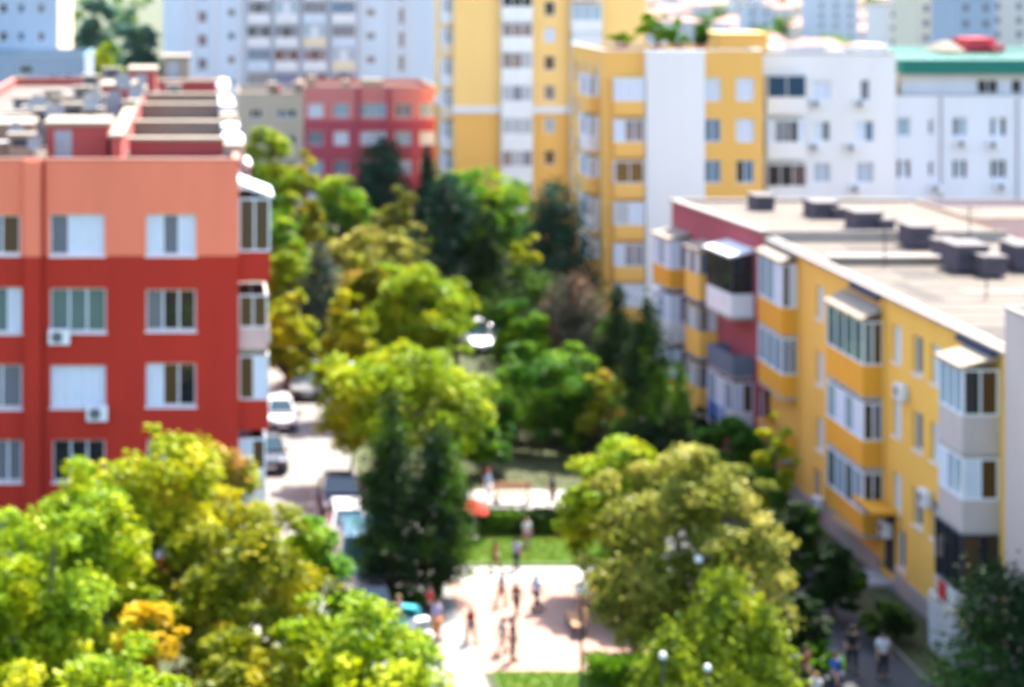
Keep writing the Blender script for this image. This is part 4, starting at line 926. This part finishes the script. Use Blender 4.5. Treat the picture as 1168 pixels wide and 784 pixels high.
# ------------------------------------------------------------------ cars
def car_meshes(kind):
    """front towards -Y; returns builders for the parts, paint left to the caller"""
    L, Wd, Ht = {'hatch': (3.9,1.72,1.48), 'sedan': (4.4,1.76,1.44), 'van': (4.6,1.85,1.95)}[kind]
    h = L/2; belt = {'hatch':0.92,'sedan':0.9,'van':1.05}[kind]; hw = Wd/2
    def body(paint):
        b = MB(); k = b.m(paint)
        hood = belt-0.12 if kind != 'van' else belt-0.05
        st = [(-h,0.42,0.60,0.80),(-h+0.12,0.26,0.70,0.95),(-h+0.55,0.22,hood-0.05,0.99),(-h+1.05,0.2,hood+0.02,1.0),(-0.6,0.2,belt,1.0),(0.6,0.2,belt,1.0),(h-0.75,0.2,belt,1.0),(h-0.3,0.24,belt-0.02,0.98),(h-0.05,0.3,belt-0.12,0.94),(h,0.45,belt-0.3,0.86)]
        rings = []
        for (y,zb,zt_,ws) in st:
            w = hw*ws; base = len(b.v)
            for (x,z) in ((-w*0.86,zb),(-w,zb+0.14),(-w,(zb+zt_)/2),(-w*0.97,zt_-0.10),(-w*0.86,zt_),(w*0.86,zt_),(w*0.97,zt_-0.10),(w,(zb+zt_)/2),(w,zb+0.14),(w*0.86,zb)): b.v.append(Vector((x,y,z)))
            rings.append(base)
        for i in range(len(rings)-1):
            for j in range(10):
                b.f.append((rings[i]+j,rings[i]+(j+1)%10,rings[i+1]+(j+1)%10,rings[i+1]+j)); b.mi.append(k)
        b.f.append(tuple(rings[0]+j for j in range(10))); b.mi.append(k); b.f.append(tuple(rings[-1]+j for j in reversed(range(10)))); b.mi.append(k)
        yb0, yb1, yt0, yt1 = {'hatch':(-0.95,h-0.12,-0.25,h-0.5),'sedan':(-1.0,h-0.75,-0.3,0.95),'van':(-1.35,h-0.08,-0.8,h-0.3)}[kind]
        c = [(-hw*0.88,yb0,belt-0.02),(hw*0.88,yb0,belt-0.02),(hw*0.88,yb1,belt-0.02),(-hw*0.88,yb1,belt-0.02),(-hw*0.70,yt0,Ht-0.03),(hw*0.70,yt0,Ht-0.03),(hw*0.70,yt1,Ht-0.03),(-hw*0.70,yt1,Ht-0.03)]
        b.hexa(c, paint)
        b.hexa([(-hw*0.68,yt0+0.1,Ht-0.031),(hw*0.68,yt0+0.1,Ht-0.031),(hw*0.68,yt1-0.08,Ht-0.031),(-hw*0.68,yt1-0.08,Ht-0.031),(-hw*0.55,yt0+0.3,Ht+0.02),(hw*0.55,yt0+0.3,Ht+0.02),(hw*0.55,yt1-0.25,Ht+0.02),(-hw*0.55,yt1-0.25,Ht+0.02)], paint)
        return b, [Vector(p) for p in c]
    return body, L, Wd, Ht, belt
CARC = {}
tailm = gloss('tail_lamp_red',(0.35,0.01,0.01),0.2); headm = gloss('head_lamp_clear',(0.55,0.57,0.6),0.1); rimm = gloss('wheel_rim',(0.4,0.4,0.42),0.3,0.5,0.7); carglass = gloss('car_glass',(0.02,0.06,0.075),0.04,0.8)
def car(kind, paint, x, y, rz, label, group=None):
    t = thing('parked_car', label, 'van' if kind == 'van' else 'car', (x,y,0.006), rz, group)
    body, L, Wd, Ht, belt = car_meshes(kind); b, c = body(paint); h = L/2; hw = Wd/2
    bo = b.build('body', t)
    mod = bo.modifiers.new('soft','BEVEL'); mod.width = 0.05; mod.segments = 2; mod.limit_method = 'ANGLE'; mod.angle_limit = 0.5
    def inset(q, nm, f=0.84, off=0.012, cuts=None):
        ce = sum(q, Vector())/4; nrm = (q[1]-q[0]).cross(q[2]-q[0]).normalized()
        if nrm.dot(ce-Vector((0,0,0.6))) < 0: nrm = -nrm
        g = MB(); qq = [ce+(p-ce)*f+nrm*off for p in q]
        if cuts:
            for a,bb in cuts: g.poly([qq[0].lerp(qq[1],a),qq[0].lerp(qq[1],bb),qq[3].lerp(qq[2],bb),qq[3].lerp(qq[2],a)], carglass)
        else: g.poly(qq, carglass)
        g.build(nm, t, recalc=False)
    inset([c[0],c[1],c[5],c[4]],'windshield'); inset([c[2],c[3],c[7],c[6]],'rear_window',0.8)
    inset([c[1],c[2],c[6],c[5]],'side_window',0.84,0.012,((0.0,0.47),(0.52,1.0))); inset([c[3],c[0],c[4],c[7]],'side_window',0.84,0.012,((0.0,0.48),(0.53,1.0)))
    for sx in (-1,1):
        for yy in (-h+0.78, h-0.78):
            if 'tyre' not in CARC:
                w = MB(); w.tube([(-0.1,0,0),(0.1,0,0)],0.31,black,18); r = MB(); r.tube([(-0.104,0,0),(0.104,0,0)],0.19,rimm,12); CARC['tyre'] = (w.mesh('wheel',True), r.mesh('rim',True))
            wo = link('wheel', CARC['tyre'][0], t); wo.location = (sx*(hw-0.09), yy, 0.31); link('rim', CARC['tyre'][1], wo)
        g = MB(); g.box(sx*hw*0.72-0.17,sx*hw*0.72+0.17,-h-0.015 if 0 else -h+0.03,-h+0.2,0.62,0.75,headm); g.build('headlight', t)
        g = MB(); g.box(sx*hw*0.74-0.13,sx*hw*0.74+0.13,h-0.16,h-0.015,belt-0.30,belt-0.13,tailm); g.build('tail_light', t)
        g = MB(); g.box(sx*(hw+0.1)-0.08,sx*(hw+0.1)+0.08,-0.85,-0.75,belt-0.02,belt+0.12,paint); g.build('wing_mirror', t)
    g = MB(); g.box(-hw*0.8,hw*0.8,-h-0.05,-h+0.12,0.3,0.5,dark_metal); g.build('bumper', t); g = MB(); g.box(-hw*0.8,hw*0.8,h-0.1,h+0.05,0.32,0.5,dark_metal); g.build('bumper', t)
    g = MB(); g.box(-0.26,0.26,-h-0.065,-h-0.052,0.36,0.47,white); g.build('number_plate', t)
    return t
def paint(name, c): return gloss('paint_'+name, c, 0.18, 0.5, 0.0, 0.6)
pW, pB, pT, pK, pG, pS = paint('white',(0.75,0.76,0.78)), paint('navy',(0.02,0.04,0.09)), paint('teal',(0.03,0.12,0.19)), paint('black',(0.02,0.02,0.022)), paint('grey',(0.25,0.26,0.28)), paint('silver',(0.45,0.46,0.48))
PI = math.pi
car('hatch', pW, XX(319,101.5), 101.5, 0.05, 'white hatchback facing the camera at the red building corner')
car('sedan', pK, XX(306,92.5), 93.5, 0.03, 'dark car behind the yellow leaves, in front of the white hatchback')
car('sedan', pB, 6.15, 86.0, 0.0, 'navy car farthest back in the row beside the dark conifers')
car('hatch', pW, 6.15, 80.9, 0.0, 'white car in the row, next to the navy one')
car('van', pT, 6.2, 75.9, 0.0, 'teal blue van parked in the row beside the dark conifers')
car('sedan', pK, 6.15, 70.9, 0.0, 'black car nearest the camera in the parked row')
car('sedan', pG, XX(347,108), 109, 0.05, 'grey car crossing the far end of the street')
car('hatch', pS, XX(338,116), 117, 0.0, 'silver car beyond the grey one at the far end of the street')
car('van', pW, XX(536,122), 122, 0.3, 'white van glimpsed between the trees in the middle distance')
car('hatch', pW, XX(553,122.5), 122.5, 0.3, 'white hatchback beside the van between the trees')
car('sedan', pG, XX(330,124), 125, 0.0, 'dark grey car farthest up the street')

# ------------------------------------------------------------------ people
def skin_mesh(name, verts, edges, radii, root, mat, sub=1, extra=None):
    me = bpy.data.meshes.new(name); me.from_pydata(verts, edges, []); o = bpy.data.objects.new('skin_tmp', me); COL.objects.link(o)
    o.modifiers.new('s','SKIN'); o.modifiers['s'].use_smooth_shade = True
    sv = me.skin_vertices[0].data
    for i,r in enumerate(radii): sv[i].radius = (r if isinstance(r,tuple) else (r,r))
    for i in range(len(verts)): sv[i].use_root = (i == root)
    m = o.modifiers.new('d','SUBSURF'); m.levels = sub; m.render_levels = sub
    dg = bpy.context.evaluated_depsgraph_get(); out = bpy.data.meshes.new_from_object(o.evaluated_get(dg)); out.name = name
    bpy.data.objects.remove(o); out.materials.clear(); out.materials.append(mat)
    return out
SKIN = surf('skin',(0.50,0.29,0.20),(0.44,0.25,0.17),3)
POSES = {  # hip swing, knee, arm swing
 'standing': dict(l=(0.10,0.0,0.0), r=(-0.11,0.02,0.0), al=(0.22,-0.02,0.95,0.24,-0.06), ar=(-0.21,0.0,0.95,-0.24,-0.10)),
 'walking':  dict(l=(0.09,-0.26,0.0), r=(-0.09,0.24,0.06), al=(0.22,0.12,0.97,0.22,0.14), ar=(-0.22,-0.14,0.97,-0.22,-0.26)),
 'reaching': dict(l=(0.13,-0.05,0.0), r=(-0.13,0.06,0.0), al=(0.26,-0.16,1.08,0.20,-0.40), ar=(-0.24,0.02,0.95,-0.26,-0.10)),
}
PM = {}
def person_parts(pose):
    if pose in PM: return PM[pose]
    p = POSES[pose]; V=[];E=[];R=[]
    def add(v, r, par=None): V.append(v); R.append(r); (E.append((par,len(V)-1)) if par is not None else None); return len(V)-1
    pel = add((0,0,0.92),(0.145,0.10)); bel = add((0,0,1.05),(0.13,0.095),pel); ch = add((0,0,1.27),(0.155,0.11),bel); up_ = add((0,0,1.40),(0.10,0.08),ch)
    nk = add((0,-0.01,1.48),0.052,up_); hd = add((0,-0.025,1.565),0.085,nk); tp = add((0,-0.01,1.66),0.075,hd)
    for s,key,a in ((1,'l','al'),(-1,'r','ar')):
        fx,fy_,fz = p[key]
        hp = add((s*0.10,0,0.86),0.085,pel); kn = add(((s*0.10+fx)/2,fy_*0.45-0.03*abs(fz>0 or 0),0.49),0.058,hp); an = add((fx,fy_,0.085+fz),0.038,kn); add((fx*1.1,fy_-0.15,0.04+fz*0.6),0.032,an)
        ax,ay,az,wx,wy_ = p[a]
        sh = add((s*0.175,0,1.385),0.055,up_); el = add((ax if s>0 else ax,ay,1.12 if az<1.05 else 1.18),0.04,sh); wr = add((wx,wy_,0.88 if az<1.05 else 1.16),0.028,el); pm = add((wx*1.02,wy_-0.03,0.80 if az<1.05 else 1.14),0.034,wr)
    body = skin_mesh('body',V,E,R,0,SKIN,2)
    bm = bmesh.new(); bm.from_mesh(body)
    # fingers, thumb, nose and ears are part of the same body mesh
    x = MB()
    for s,a in ((1,'al'),(-1,'ar')):
        ax,ay,az,wx,wy_ = p[a]; z = 0.80 if az<1.05 else 1.14
        d = Vector((0,-0.25,-1)).normalized() if az<1.05 else Vector((-0.1,-1,-0.2)).normalized(); sd = Vector((0,1,0)) if az<1.05 else Vector((1,0,0))
        base = Vector((wx*1.02,wy_-0.03,z))
        for i,l in enumerate((0.065,0.078,0.072,0.055)):
            q = base+sd*(-0.03+0.02*i)+d*0.02; x.tube([q,q+d*l*0.6,q+d*l*0.95+Vector((-s*0.015,0,0))],[0.010,0.009,0.007],SKIN,5)
        q = base+sd*(-0.03); x.tube([q,q+d*0.02-sd*0.03,q+d*0.05-sd*0.035],[0.012,0.010,0.008],SKIN,5)
    x.tube([(0,-0.105,1.60),(0,-0.122,1.565),(0,-0.10,1.555)],[0.008,0.016,0.012],SKIN,5)
    for s in (-1,1): x.ball((s*0.086,-0.01,1.575),(0.012,0.022,0.032),SKIN,6,5)
    xm = x.mesh('x',True); bm.from_mesh(xm); bm.to_mesh(body); bm.free()
    eye = MB()
    for s in (-1,1): eye.ball((s*0.032,-0.102,1.588),0.011,black,6,5)
    eye.box(-0.024,0.024,-0.108,-0.100,1.522,1.530,surf('lips',(0.35,0.12,0.1),(0.3,0.1,0.09),3))
    idx = lambda v: V.index(v)
    # shirt: torso and upper arms a little larger than the body
    sv=[(0,0,0.90),(0,0,1.05),(0,0,1.27),(0,0,1.405)]; se=[(0,1),(1,2),(2,3)]; sr=[(0.165,0.125),(0.15,0.115),(0.175,0.13),(0.105,0.09)]
    for s,a in ((1,'al'),(-1,'ar')):
        ax,ay,az,wx,wy_ = p[a]; n=len(sv); S=Vector((s*0.175,0,1.385)); El=Vector((ax,ay,1.12 if az<1.05 else 1.18))
        sv += [tuple(S), tuple(S.lerp(El,0.85))]; se += [(3,n),(n,n+1)]; sr += [0.068,0.056]
    tv=[(0,0,0.95)]; te=[]; tr_=[(0.160,0.118)]
    for s,key in ((1,'l'),(-1,'r')):
        fx,fy_,fz = p[key]; n=len(tv)
        tv += [(s*0.10,0,0.86),((s*0.10+fx)/2,fy_*0.45-0.03*(fz>0),0.49),(fx,fy_*0.97,0.13+fz)]; te += [(0,n),(n,n+1),(n+1,n+2)]; tr_ += [0.102,0.078,0.06]
    kv=[(0,0,1.0),(0,0,0.86),(0,0,0.62)]; ke=[(0,1),(1,2)]; kr=[(0.15,0.115),(0.19,0.16),(0.25,0.21)]
    hair = MB(); hair.ball((0,0.012,1.635),(0.098,0.108,0.092),black,12,9); hair.ball((0,0.055,1.56),(0.088,0.065,0.10),black,12,8)
    shoes = []
    for key in ('l','r'):
        shoe = MB(); shoes.append(shoe); fx,fy_,fz = p[key]; shoe.hexa([(fx*1.05-0.05,fy_-0.21,fz*0.6+0.0),(fx*1.05+0.05,fy_-0.21,fz*0.6),(fx*1.05+0.045,fy_+0.06,fz),(fx*1.05-0.045,fy_+0.06,fz),(fx*1.05-0.042,fy_-0.19,fz*0.6+0.06),(fx*1.05+0.042,fy_-0.19,fz*0.6+0.06),(fx*1.05+0.042,fy_+0.055,fz+0.10),(fx*1.05-0.042,fy_+0.055,fz+0.10)], black)
    PM[pose] = dict(body=body, face=eye.mesh('eyes',True), shirt=skin_mesh('shirt',sv,se,sr,0,white,1), trousers=skin_mesh('trousers',tv,te,tr_,0,white,1), skirt=skin_mesh('skirt',kv,ke,kr,0,white,1), hair=hair.mesh('hair',True,True), shoes=[q.mesh('shoe',True) for q in shoes])
    return PM[pose]
CLOTH = {k: surf('cloth_'+k, c, tuple(q*0.8 for q in c), 8) for k,c in {
 'navy':(0.02,0.03,0.07),'black':(0.02,0.02,0.025),'dark red':(0.22,0.02,0.03),'red':(0.5,0.03,0.03),'white':(0.75,0.75,0.76),'lavender':(0.36,0.34,0.55),'pink':(0.6,0.28,0.3),'orange':(0.6,0.22,0.06),
 'grey':(0.25,0.25,0.27),'pale blue':(0.30,0.42,0.60),'blue':(0.03,0.12,0.38),'brown':(0.16,0.09,0.05),'peach':(0.62,0.36,0.25),'beige':(0.5,0.42,0.33),'purple':(0.15,0.06,0.25)}.items()}
HAIR = {'dark': surf('hair_dark',(0.025,0.018,0.014),(0.015,0.01,0.008),6), 'fair': surf('hair_fair',(0.30,0.19,0.08),(0.24,0.15,0.06),6), 'red': surf('hair_red',(0.25,0.06,0.02),(0.2,0.05,0.02),6)}
def recolour(o, m):
    o.material_slots[0].link = 'OBJECT'; o.material_slots[0].material = m
def person(px, py, hgt, rz, pose, top, bottom, label, hair='dark', skirt=False, Y=None, z=0.012):
    """py is the photo row of the feet"""
    Y = Y or GY(py); s = hgt/1.70; t = thing('person', label, 'person', (XX(px,Y),Y,z), rz); t.scale = (s*1.14,s*1.14,s)
    m = person_parts(pose)
    link('body', m['body'], t); link('face', m['face'], t)
    recolour(link('shirt', m['shirt'], t), CLOTH[top]); recolour(link('skirt' if skirt else 'trousers', m['skirt' if skirt else 'trousers'], t), CLOTH[bottom])
    recolour(link('hair', m['hair'], t), HAIR[hair])
    for q in m['shoes']: link('shoe', q, t)
    return t
person(589,702,1.20,2.6,'walking','black','black','child in black near the middle of the pink plaza')
person(537,733,1.25,0.4,'walking','dark red','navy','child in dark red top crossing the left of the plaza')
person(585,754,1.45,1.2,'standing','black','black','person in black standing at the front of the plaza')
person(573,746,1.25,-1.4,'walking','grey','beige','child in grey beside the person in black at the front')
person(498,731,1.50,0.8,'standing','lavender','orange','person in lavender top and orange trousers by the white pram')
person(612,698,1.35,2.0,'walking','pale blue','navy','child in pale blue top and navy trousers, right of the child in black')
person(572,691,1.20,-2.5,'walking','grey','brown','child in grey top and brown trousers facing away on the plaza')
person(589,650,1.25,2.4,'reaching','lavender','navy','child in lavender reaching out at the edge of the lawn')
person(601,627,1.20,0.2,'standing','white','pink','child in white top and pink trousers on the lawn',hair='fair',z=0.09)
person(565,652,1.20,1.0,'walking','dark red','brown','child in dark red at the near edge of the lawn')
person(486,664,1.55,0.7,'standing','peach','beige','person in peach top in front of the left conifer shade')
person(467,672,1.45,-0.4,'standing','peach','peach','woman in a peach skirt beside the small green bush',skirt=True,hair='fair')
person(500,668,1.45,-1.2,'standing','brown','dark red','person in brown top and dark red trousers near the conifers')
person(490,712,1.40,0.9,'walking','red','black','child in red top at the left edge of the plaza')
person(557,576,1.60,1.5,'walking','pale blue','white','person in pale blue on the path behind the hedge',hair='red')
person(630,580,1.45,-1.5,'walking','black','brown','dark clothed person on the path below the broad tree')
person(455,722,1.35,1.7,'standing','pink','lavender','child in pink beside the turquoise pram',hair='fair')
person(953,800,1.62,0.5,'walking','blue','navy','person in blue top in the dark alley',z=0.008)
person(972,768,1.60,2.9,'walking','black','black','person in black walking away up the alley',z=0.008)
person(1007,775,1.60,0.2,'standing','white','black','person in white top and black trousers near the entrance',z=0.008)
person(919,792,1.60,0.9,'walking','dark red','black','person in dark red at the left side of the alley',z=0.008)
person(931,812,1.25,-0.6,'standing','white','pink','child in white top and pink trousers at the bottom of the alley',hair='fair',z=0.008)

# ------------------------------------------------------------------ street lamps, parasol, prams, benches
globe_m = gloss('lamp_globe_white',(0.8,0.8,0.79),0.15,0.5)
def lamp(px, py, Y, label, r=0.13, group=None):
    x = XX(px,Y); z = ZZ(py,Y); t = thing('street_lamp', label, 'street lamp', (x,Y,0))
    b = MB(); b.tube([(0,0,0),(0,0,0.5),(0,0,0.55),(0,0,z-r*0.9)],[0.09,0.08,0.05,0.035],dark_metal,10); b.build('pole', t)
    b = MB(); b.tube([(0,0,z-r*1.05),(0,0,z-r*0.8)],[0.07,0.1],dark_metal,10); b.build('collar', t)
    b = MB(); b.ball((0,0,z),r,globe_m,20,14); b.build('globe', t, smooth=True); return t
lamp(797,638,59.0,'lamp with a white globe shining in front of the big khaki tree')
lamp(663,671,63.2,'lamp with a white globe at the right edge of the plaza',0.19)
lamp(756,748,54.3,'white globe lamp left of the broad thuja',0.11)
lamp(807,762,53.6,'white globe lamp in front of the broad thuja',0.10)
lamp(401,418,92.0,'white globe lamp beside the street, left of the large lime tree',0.2)
def parasol(px,py,Y,label):
    t = thing('parasol', label, 'parasol', (XX(px,Y),Y,0.09)); redm = surf('red_canvas',(0.62,0.06,0.035),(0.52,0.05,0.03),3); n=10
    b = MB(); ap = Vector((0.12,-0.1,1.62)); ax = Vector((0.35,-0.25,1)).normalized(); a = ax.orthogonal().normalized(); c = ax.cross(a)
    ring = [ap-ax*0.32+(a*math.cos(2*PI*i/n)+c*math.sin(2*PI*i/n))*0.62 for i in range(n)]
    mid = [ap-ax*0.11+(a*math.cos(2*PI*i/n)+c*math.sin(2*PI*i/n))*0.34 for i in range(n)]
    for i in range(n):
        j=(i+1)%n; b.poly([ap,mid[i],mid[j]],redm); b.poly([mid[i],ring[i],ring[j],mid[j]],redm)
    o = b.build('canopy', t, recalc=False); o.modifiers.new('t','SOLIDIFY').thickness = 0.012
    r = MB()
    for i in range(n): r.tube([ap-ax*0.02, mid[i]-ax*0.015, ring[i]-ax*0.015],0.008,dark_metal,4)
    r.build('rib', t)
    b = MB(); b.tube([(0,0,0),(0,0,0.9),ap+ax*0.05],[0.018,0.018,0.014],white,8); b.build('pole', t)
    b = MB(); b.tube([(0,0,0),(0,0,0.06)],[0.2,0.16],concrete,14); b.build('base', t)
parasol(541,648,81.0,'tilted red parasol standing on the lawn')
def pram(px,py,rz,m,label):
    Y = GY(py); t = thing('pram', label, 'pram', (XX(px,Y),Y,0.01), rz)
    b = MB(); b.hexa([(-0.2,-0.4,0.45),(0.2,-0.4,0.45),(0.2,0.35,0.45),(-0.2,0.35,0.45),(-0.26,-0.5,0.75),(0.26,-0.5,0.75),(0.26,0.42,0.8),(-0.26,0.42,0.8)],m); o=b.build('basket', t); o.modifiers.new('b','BEVEL').width=0.05
    b = MB(); n=7
    for i in range(n-1):
        a0=PI*0.5*i/(n-1)*1.3; a1=PI*0.5*(i+1)/(n-1)*1.3
        f = lambda a,x: (x,0.42-0.45*math.sin(a)*1.0,0.78+0.0+0.45*(1-math.cos(a))*0.9+0.02)
        f = lambda a,x: (x,0.05+0.42*math.cos(a),0.8+0.42*math.sin(a))
        b.poly([f(a0,-0.27),f(a0,0.27),f(a1,0.27),f(a1,-0.27)],m)
        for x in (-0.27,0.27): b.poly([(x,0.05,0.8),f(a0,x),f(a1,x)],m)
    b.build('hood', t, recalc=False)
    b = MB(); b.tube([(-0.24,-0.45,0.12),(-0.24,0.35,0.46)],0.015,metal_grey,6); b.tube([(0.24,-0.45,0.12),(0.24,0.35,0.46)],0.015,metal_grey,6); b.tube([(-0.24,0.45,0.12),(-0.24,-0.35,0.46)],0.015,metal_grey,6); b.tube([(0.24,0.45,0.12),(0.24,-0.35,0.46)],0.015,metal_grey,6); b.build('frame', t)
    b = MB(); b.tube([(-0.24,0.4,0.7),(-0.24,0.8,1.0),(0.24,0.8,1.0),(0.24,0.4,0.7)],0.016,black,6); b.build('handle', t)
    for x in (-0.27,0.27):
        for y in (-0.45,0.45):
            b = MB(); b.tube([(x-0.02,y,0.13),(x+0.02,y,0.13)],0.12,black,14); b.build('wheel', t)
pram(481,745,0.6,CLOTH['white'],'white pram at the left front of the plaza')
pram(467,730,-0.5,surf('cloth_turquoise',(0.05,0.42,0.48),(0.04,0.34,0.4),5),'turquoise pram behind the white one')
def bench(px,py,rz,label):
    Y = GY(py); t = thing('park_bench', label, 'bench', (XX(px,Y),Y,0.01), rz); wd = surf('bench_wood',(0.55,0.30,0.16),(0.42,0.22,0.11),4)
    b = MB()
    for i in range(4): b.box(-0.85,0.85,-0.22+i*0.115,-0.12+i*0.115,0.42,0.46,wd)
    b.build('seat', t); b = MB()
    for i in range(3): b.box(-0.85,0.85,0.24+i*0.02,0.27+i*0.02,0.55+i*0.13,0.65+i*0.13,wd)
    b.build('backrest', t)
    for x in (-0.7,0.7):
        b = MB(); b.box(x-0.04,x+0.04,-0.2,0.22,0.36,0.415,dark_metal); b.box(x-0.04,x+0.04,-0.2,-0.14,0,0.36,dark_metal); b.box(x-0.04,x+0.04,0.16,0.235,0,0.36,dark_metal); b.box(x-0.03,x+0.03,0.275,0.3,0.3,0.95,dark_metal); b.build('leg', t)
bench(656,720,-PI/2,'wooden bench at the right edge of the pink plaza')
bench(666,692,-PI/2,'wooden bench beside the shadowed bush, behind the other one')
bench(585,575,0.0,'wooden bench on the pale path behind the hedge')

# ------------------------------------------------------------------ things kept on balconies
def cloth_hang(fr, u, w, ztop, wd, hg, m, label):
    b = MB(); n=8; P=[]
    for i in range(n+1):
        for j in range(5): P.append(fr(u+wd*i/n, w+0.03*math.sin(i*1.9)*(0.3+j/5), ztop-hg*j/4))
    base=0; b.v += P; k=b.m(m)
    for i in range(n):
        for j in range(4): b.f.append((i*5+j,i*5+j+1,(i+1)*5+j+1,(i+1)*5+j)); b.mi.append(k)
    o = b.build('laundry', recalc=False); o.modifiers.new('t','SOLIDIFY').thickness=0.01; tag(o,label,'laundry'); return o
cloth_hang(rr, 0.5, 1.18, ZZ(376,Y0), 0.9, 0.6, CLOTH['white'], 'white cloth over the middle corner balcony of the red block')
cloth_hang(rr, 1.7, 1.18, ZZ(376,Y0), 1.0, 0.8, CLOTH['peach'], 'peach cloth beside the white one on the red block corner balcony')
cloth_hang(fp, e0+0.3, 1.14, 2.85, 1.1, 1.0, CLOTH['blue'], 'blue towel hanging over the lowest white balcony of the plum block')
cloth_hang(fp, e0+1.6, 1.14, 2.85, 0.9, 0.8, CLOTH['pale blue'], 'pale blue sheet hanging beside the blue towel')
cloth_hang(fy, A0+0.2, 1.34, 2.95, 0.7, 0.75, CLOTH['red'], 'red cloth on the cluttered open balcony of the yellow block')
cloth_hang(fy, A0+1.1, 1.34, 2.95, 0.7, 0.6, CLOTH['white'], 'white cloth on the cluttered open balcony of the yellow block')
cloth_hang(fy, C0+0.6, 0.76, 2.95, 1.0, 0.7, CLOTH['grey'], 'grey cloth on the open balcony beside the thin yellow tree')
def pot_plant(fr,u,w,z,h,pal,label):
    P0_ = fr(u,w,z); t = thing('potted_plant',label,'plant',P0_); m = surf('terracotta',(0.4,0.17,0.09),(0.33,0.14,0.08),2)
    b = MB(); b.tube([(0,0,0),(0,0,0.28)],[0.12,0.17],m,12); b.build('pot',t)
    k=500; u_=unit(k); P=np.array([0,0,0.28+h*0.5])+u_*np.array([0.28,0.28,h*0.5])*rng.uniform(0.3,1,k)[:,None]**0.5
    link('foliage', leaf_mesh('foliage',P,u_+rng.normal(size=(k,3))*0.5,rng.uniform(0.06,0.13,k),PAL[pal]),t)
pot_plant(fy,A0+0.35,0.75,2.56,0.8,'dark','dark potted plant on the open balcony near the beige gable')
pot_plant(fy,A1-0.4,0.7,2.56,0.55,'green','green potted plant on the same open balcony')
pot_plant(fy,C1-0.5,0.4,1.96,0.8,'dark','dark potted plant on the open balcony over the shrubs')
pot_plant(fp,e1-0.5,0.55,4.51,0.7,'dark','dark potted plant on the middle balcony of the plum block')
pot_plant(fy,B1-0.3,0.4,8.9-0.46-1.2,1.3,'yellow','yellow green plant inside the top orange balcony')

# ------------------------------------------------------------------ air, light, camera
EL = math.radians(54); AZ = math.atan2(0.56, 0.83)      # sun to the right and behind the scene
S = Vector((math.sin(AZ)*math.cos(EL), math.cos(AZ)*math.cos(EL), math.sin(EL)))
sun = bpy.data.objects.new('sun', bpy.data.lights.new('sun','SUN')); COL.objects.link(sun)
sun.data.energy = 4.0; sun.data.angle = math.radians(0.53); sun.data.color = (1.0,0.93,0.82)
sun.rotation_euler = (-S).to_track_quat('-Z','Y').to_euler()
w = bpy.data.worlds.new('World'); scene.world = w; w.use_nodes = True
nt = w.node_tree; nt.nodes.clear(); o_ = nt.nodes.new('ShaderNodeOutputWorld'); bg = nt.nodes.new('ShaderNodeBackground'); sk = nt.nodes.new('ShaderNodeTexSky')
sk.sky_type = 'NISHITA'; sk.sun_disc = False; sk.sun_elevation = EL; sk.sun_rotation = AZ; sk.air_density = 1.0; sk.dust_density = 1.6; sk.ozone_density = 1.0
bg.inputs[1].default_value = 0.15
nt.links.new(sk.outputs[0], bg.inputs[0]); nt.links.new(bg.outputs[0], o_.inputs[0])
HAZE = 0.000015
if HAZE:
    m, nt, N, L = newmat('haze_air'); out = N.new('ShaderNodeOutputMaterial'); pv = N.new('ShaderNodeVolumePrincipled')
    pv.inputs['Color'].default_value = (0.86,0.92,1.0,1); pv.inputs['Density'].default_value = HAZE; pv.inputs['Anisotropy'].default_value = 0.2
    L.new(pv.outputs[0], out.inputs['Volume'])
    b = MB(); b.box(-2700,2700,-90,2700,-1.0,37.0,m); tag(b.build('haze'), kind='stuff')
cam = bpy.data.objects.new('camera', bpy.data.cameras.new('camera')); COL.objects.link(cam)
cam.location = (0,0,H); cam.rotation_euler = (math.radians(90),0,0)
cd = cam.data; cd.sensor_width = 36; cd.lens = 36*F/1168; cd.shift_x = (584-PX0)/1168; cd.shift_y = -(392-HY)/1168; cd.clip_start = 0.5; cd.clip_end = 9000
cd.dof.use_dof = True; cd.dof.focus_distance = 14.0; cd.dof.aperture_fstop = 1.02; cd.dof.aperture_blades = 0
scene.camera = cam
vs = scene.view_settings; vs.view_transform = 'Standard'; vs.look = 'None'; vs.exposure = 2.2; vs.gamma = 1.0; vs.use_curve_mapping = False
scene.render.engine = 'CYCLES'; cy = scene.cycles
cy.max_bounces = 6; cy.diffuse_bounces = 2; cy.glossy_bounces = 2; cy.transmission_bounces = 3; cy.volume_bounces = 1; cy.transparent_max_bounces = 4
cy.use_denoising = True; cy.caustics_reflective = False; cy.caustics_refractive = False; cy.sample_clamp_indirect = 6
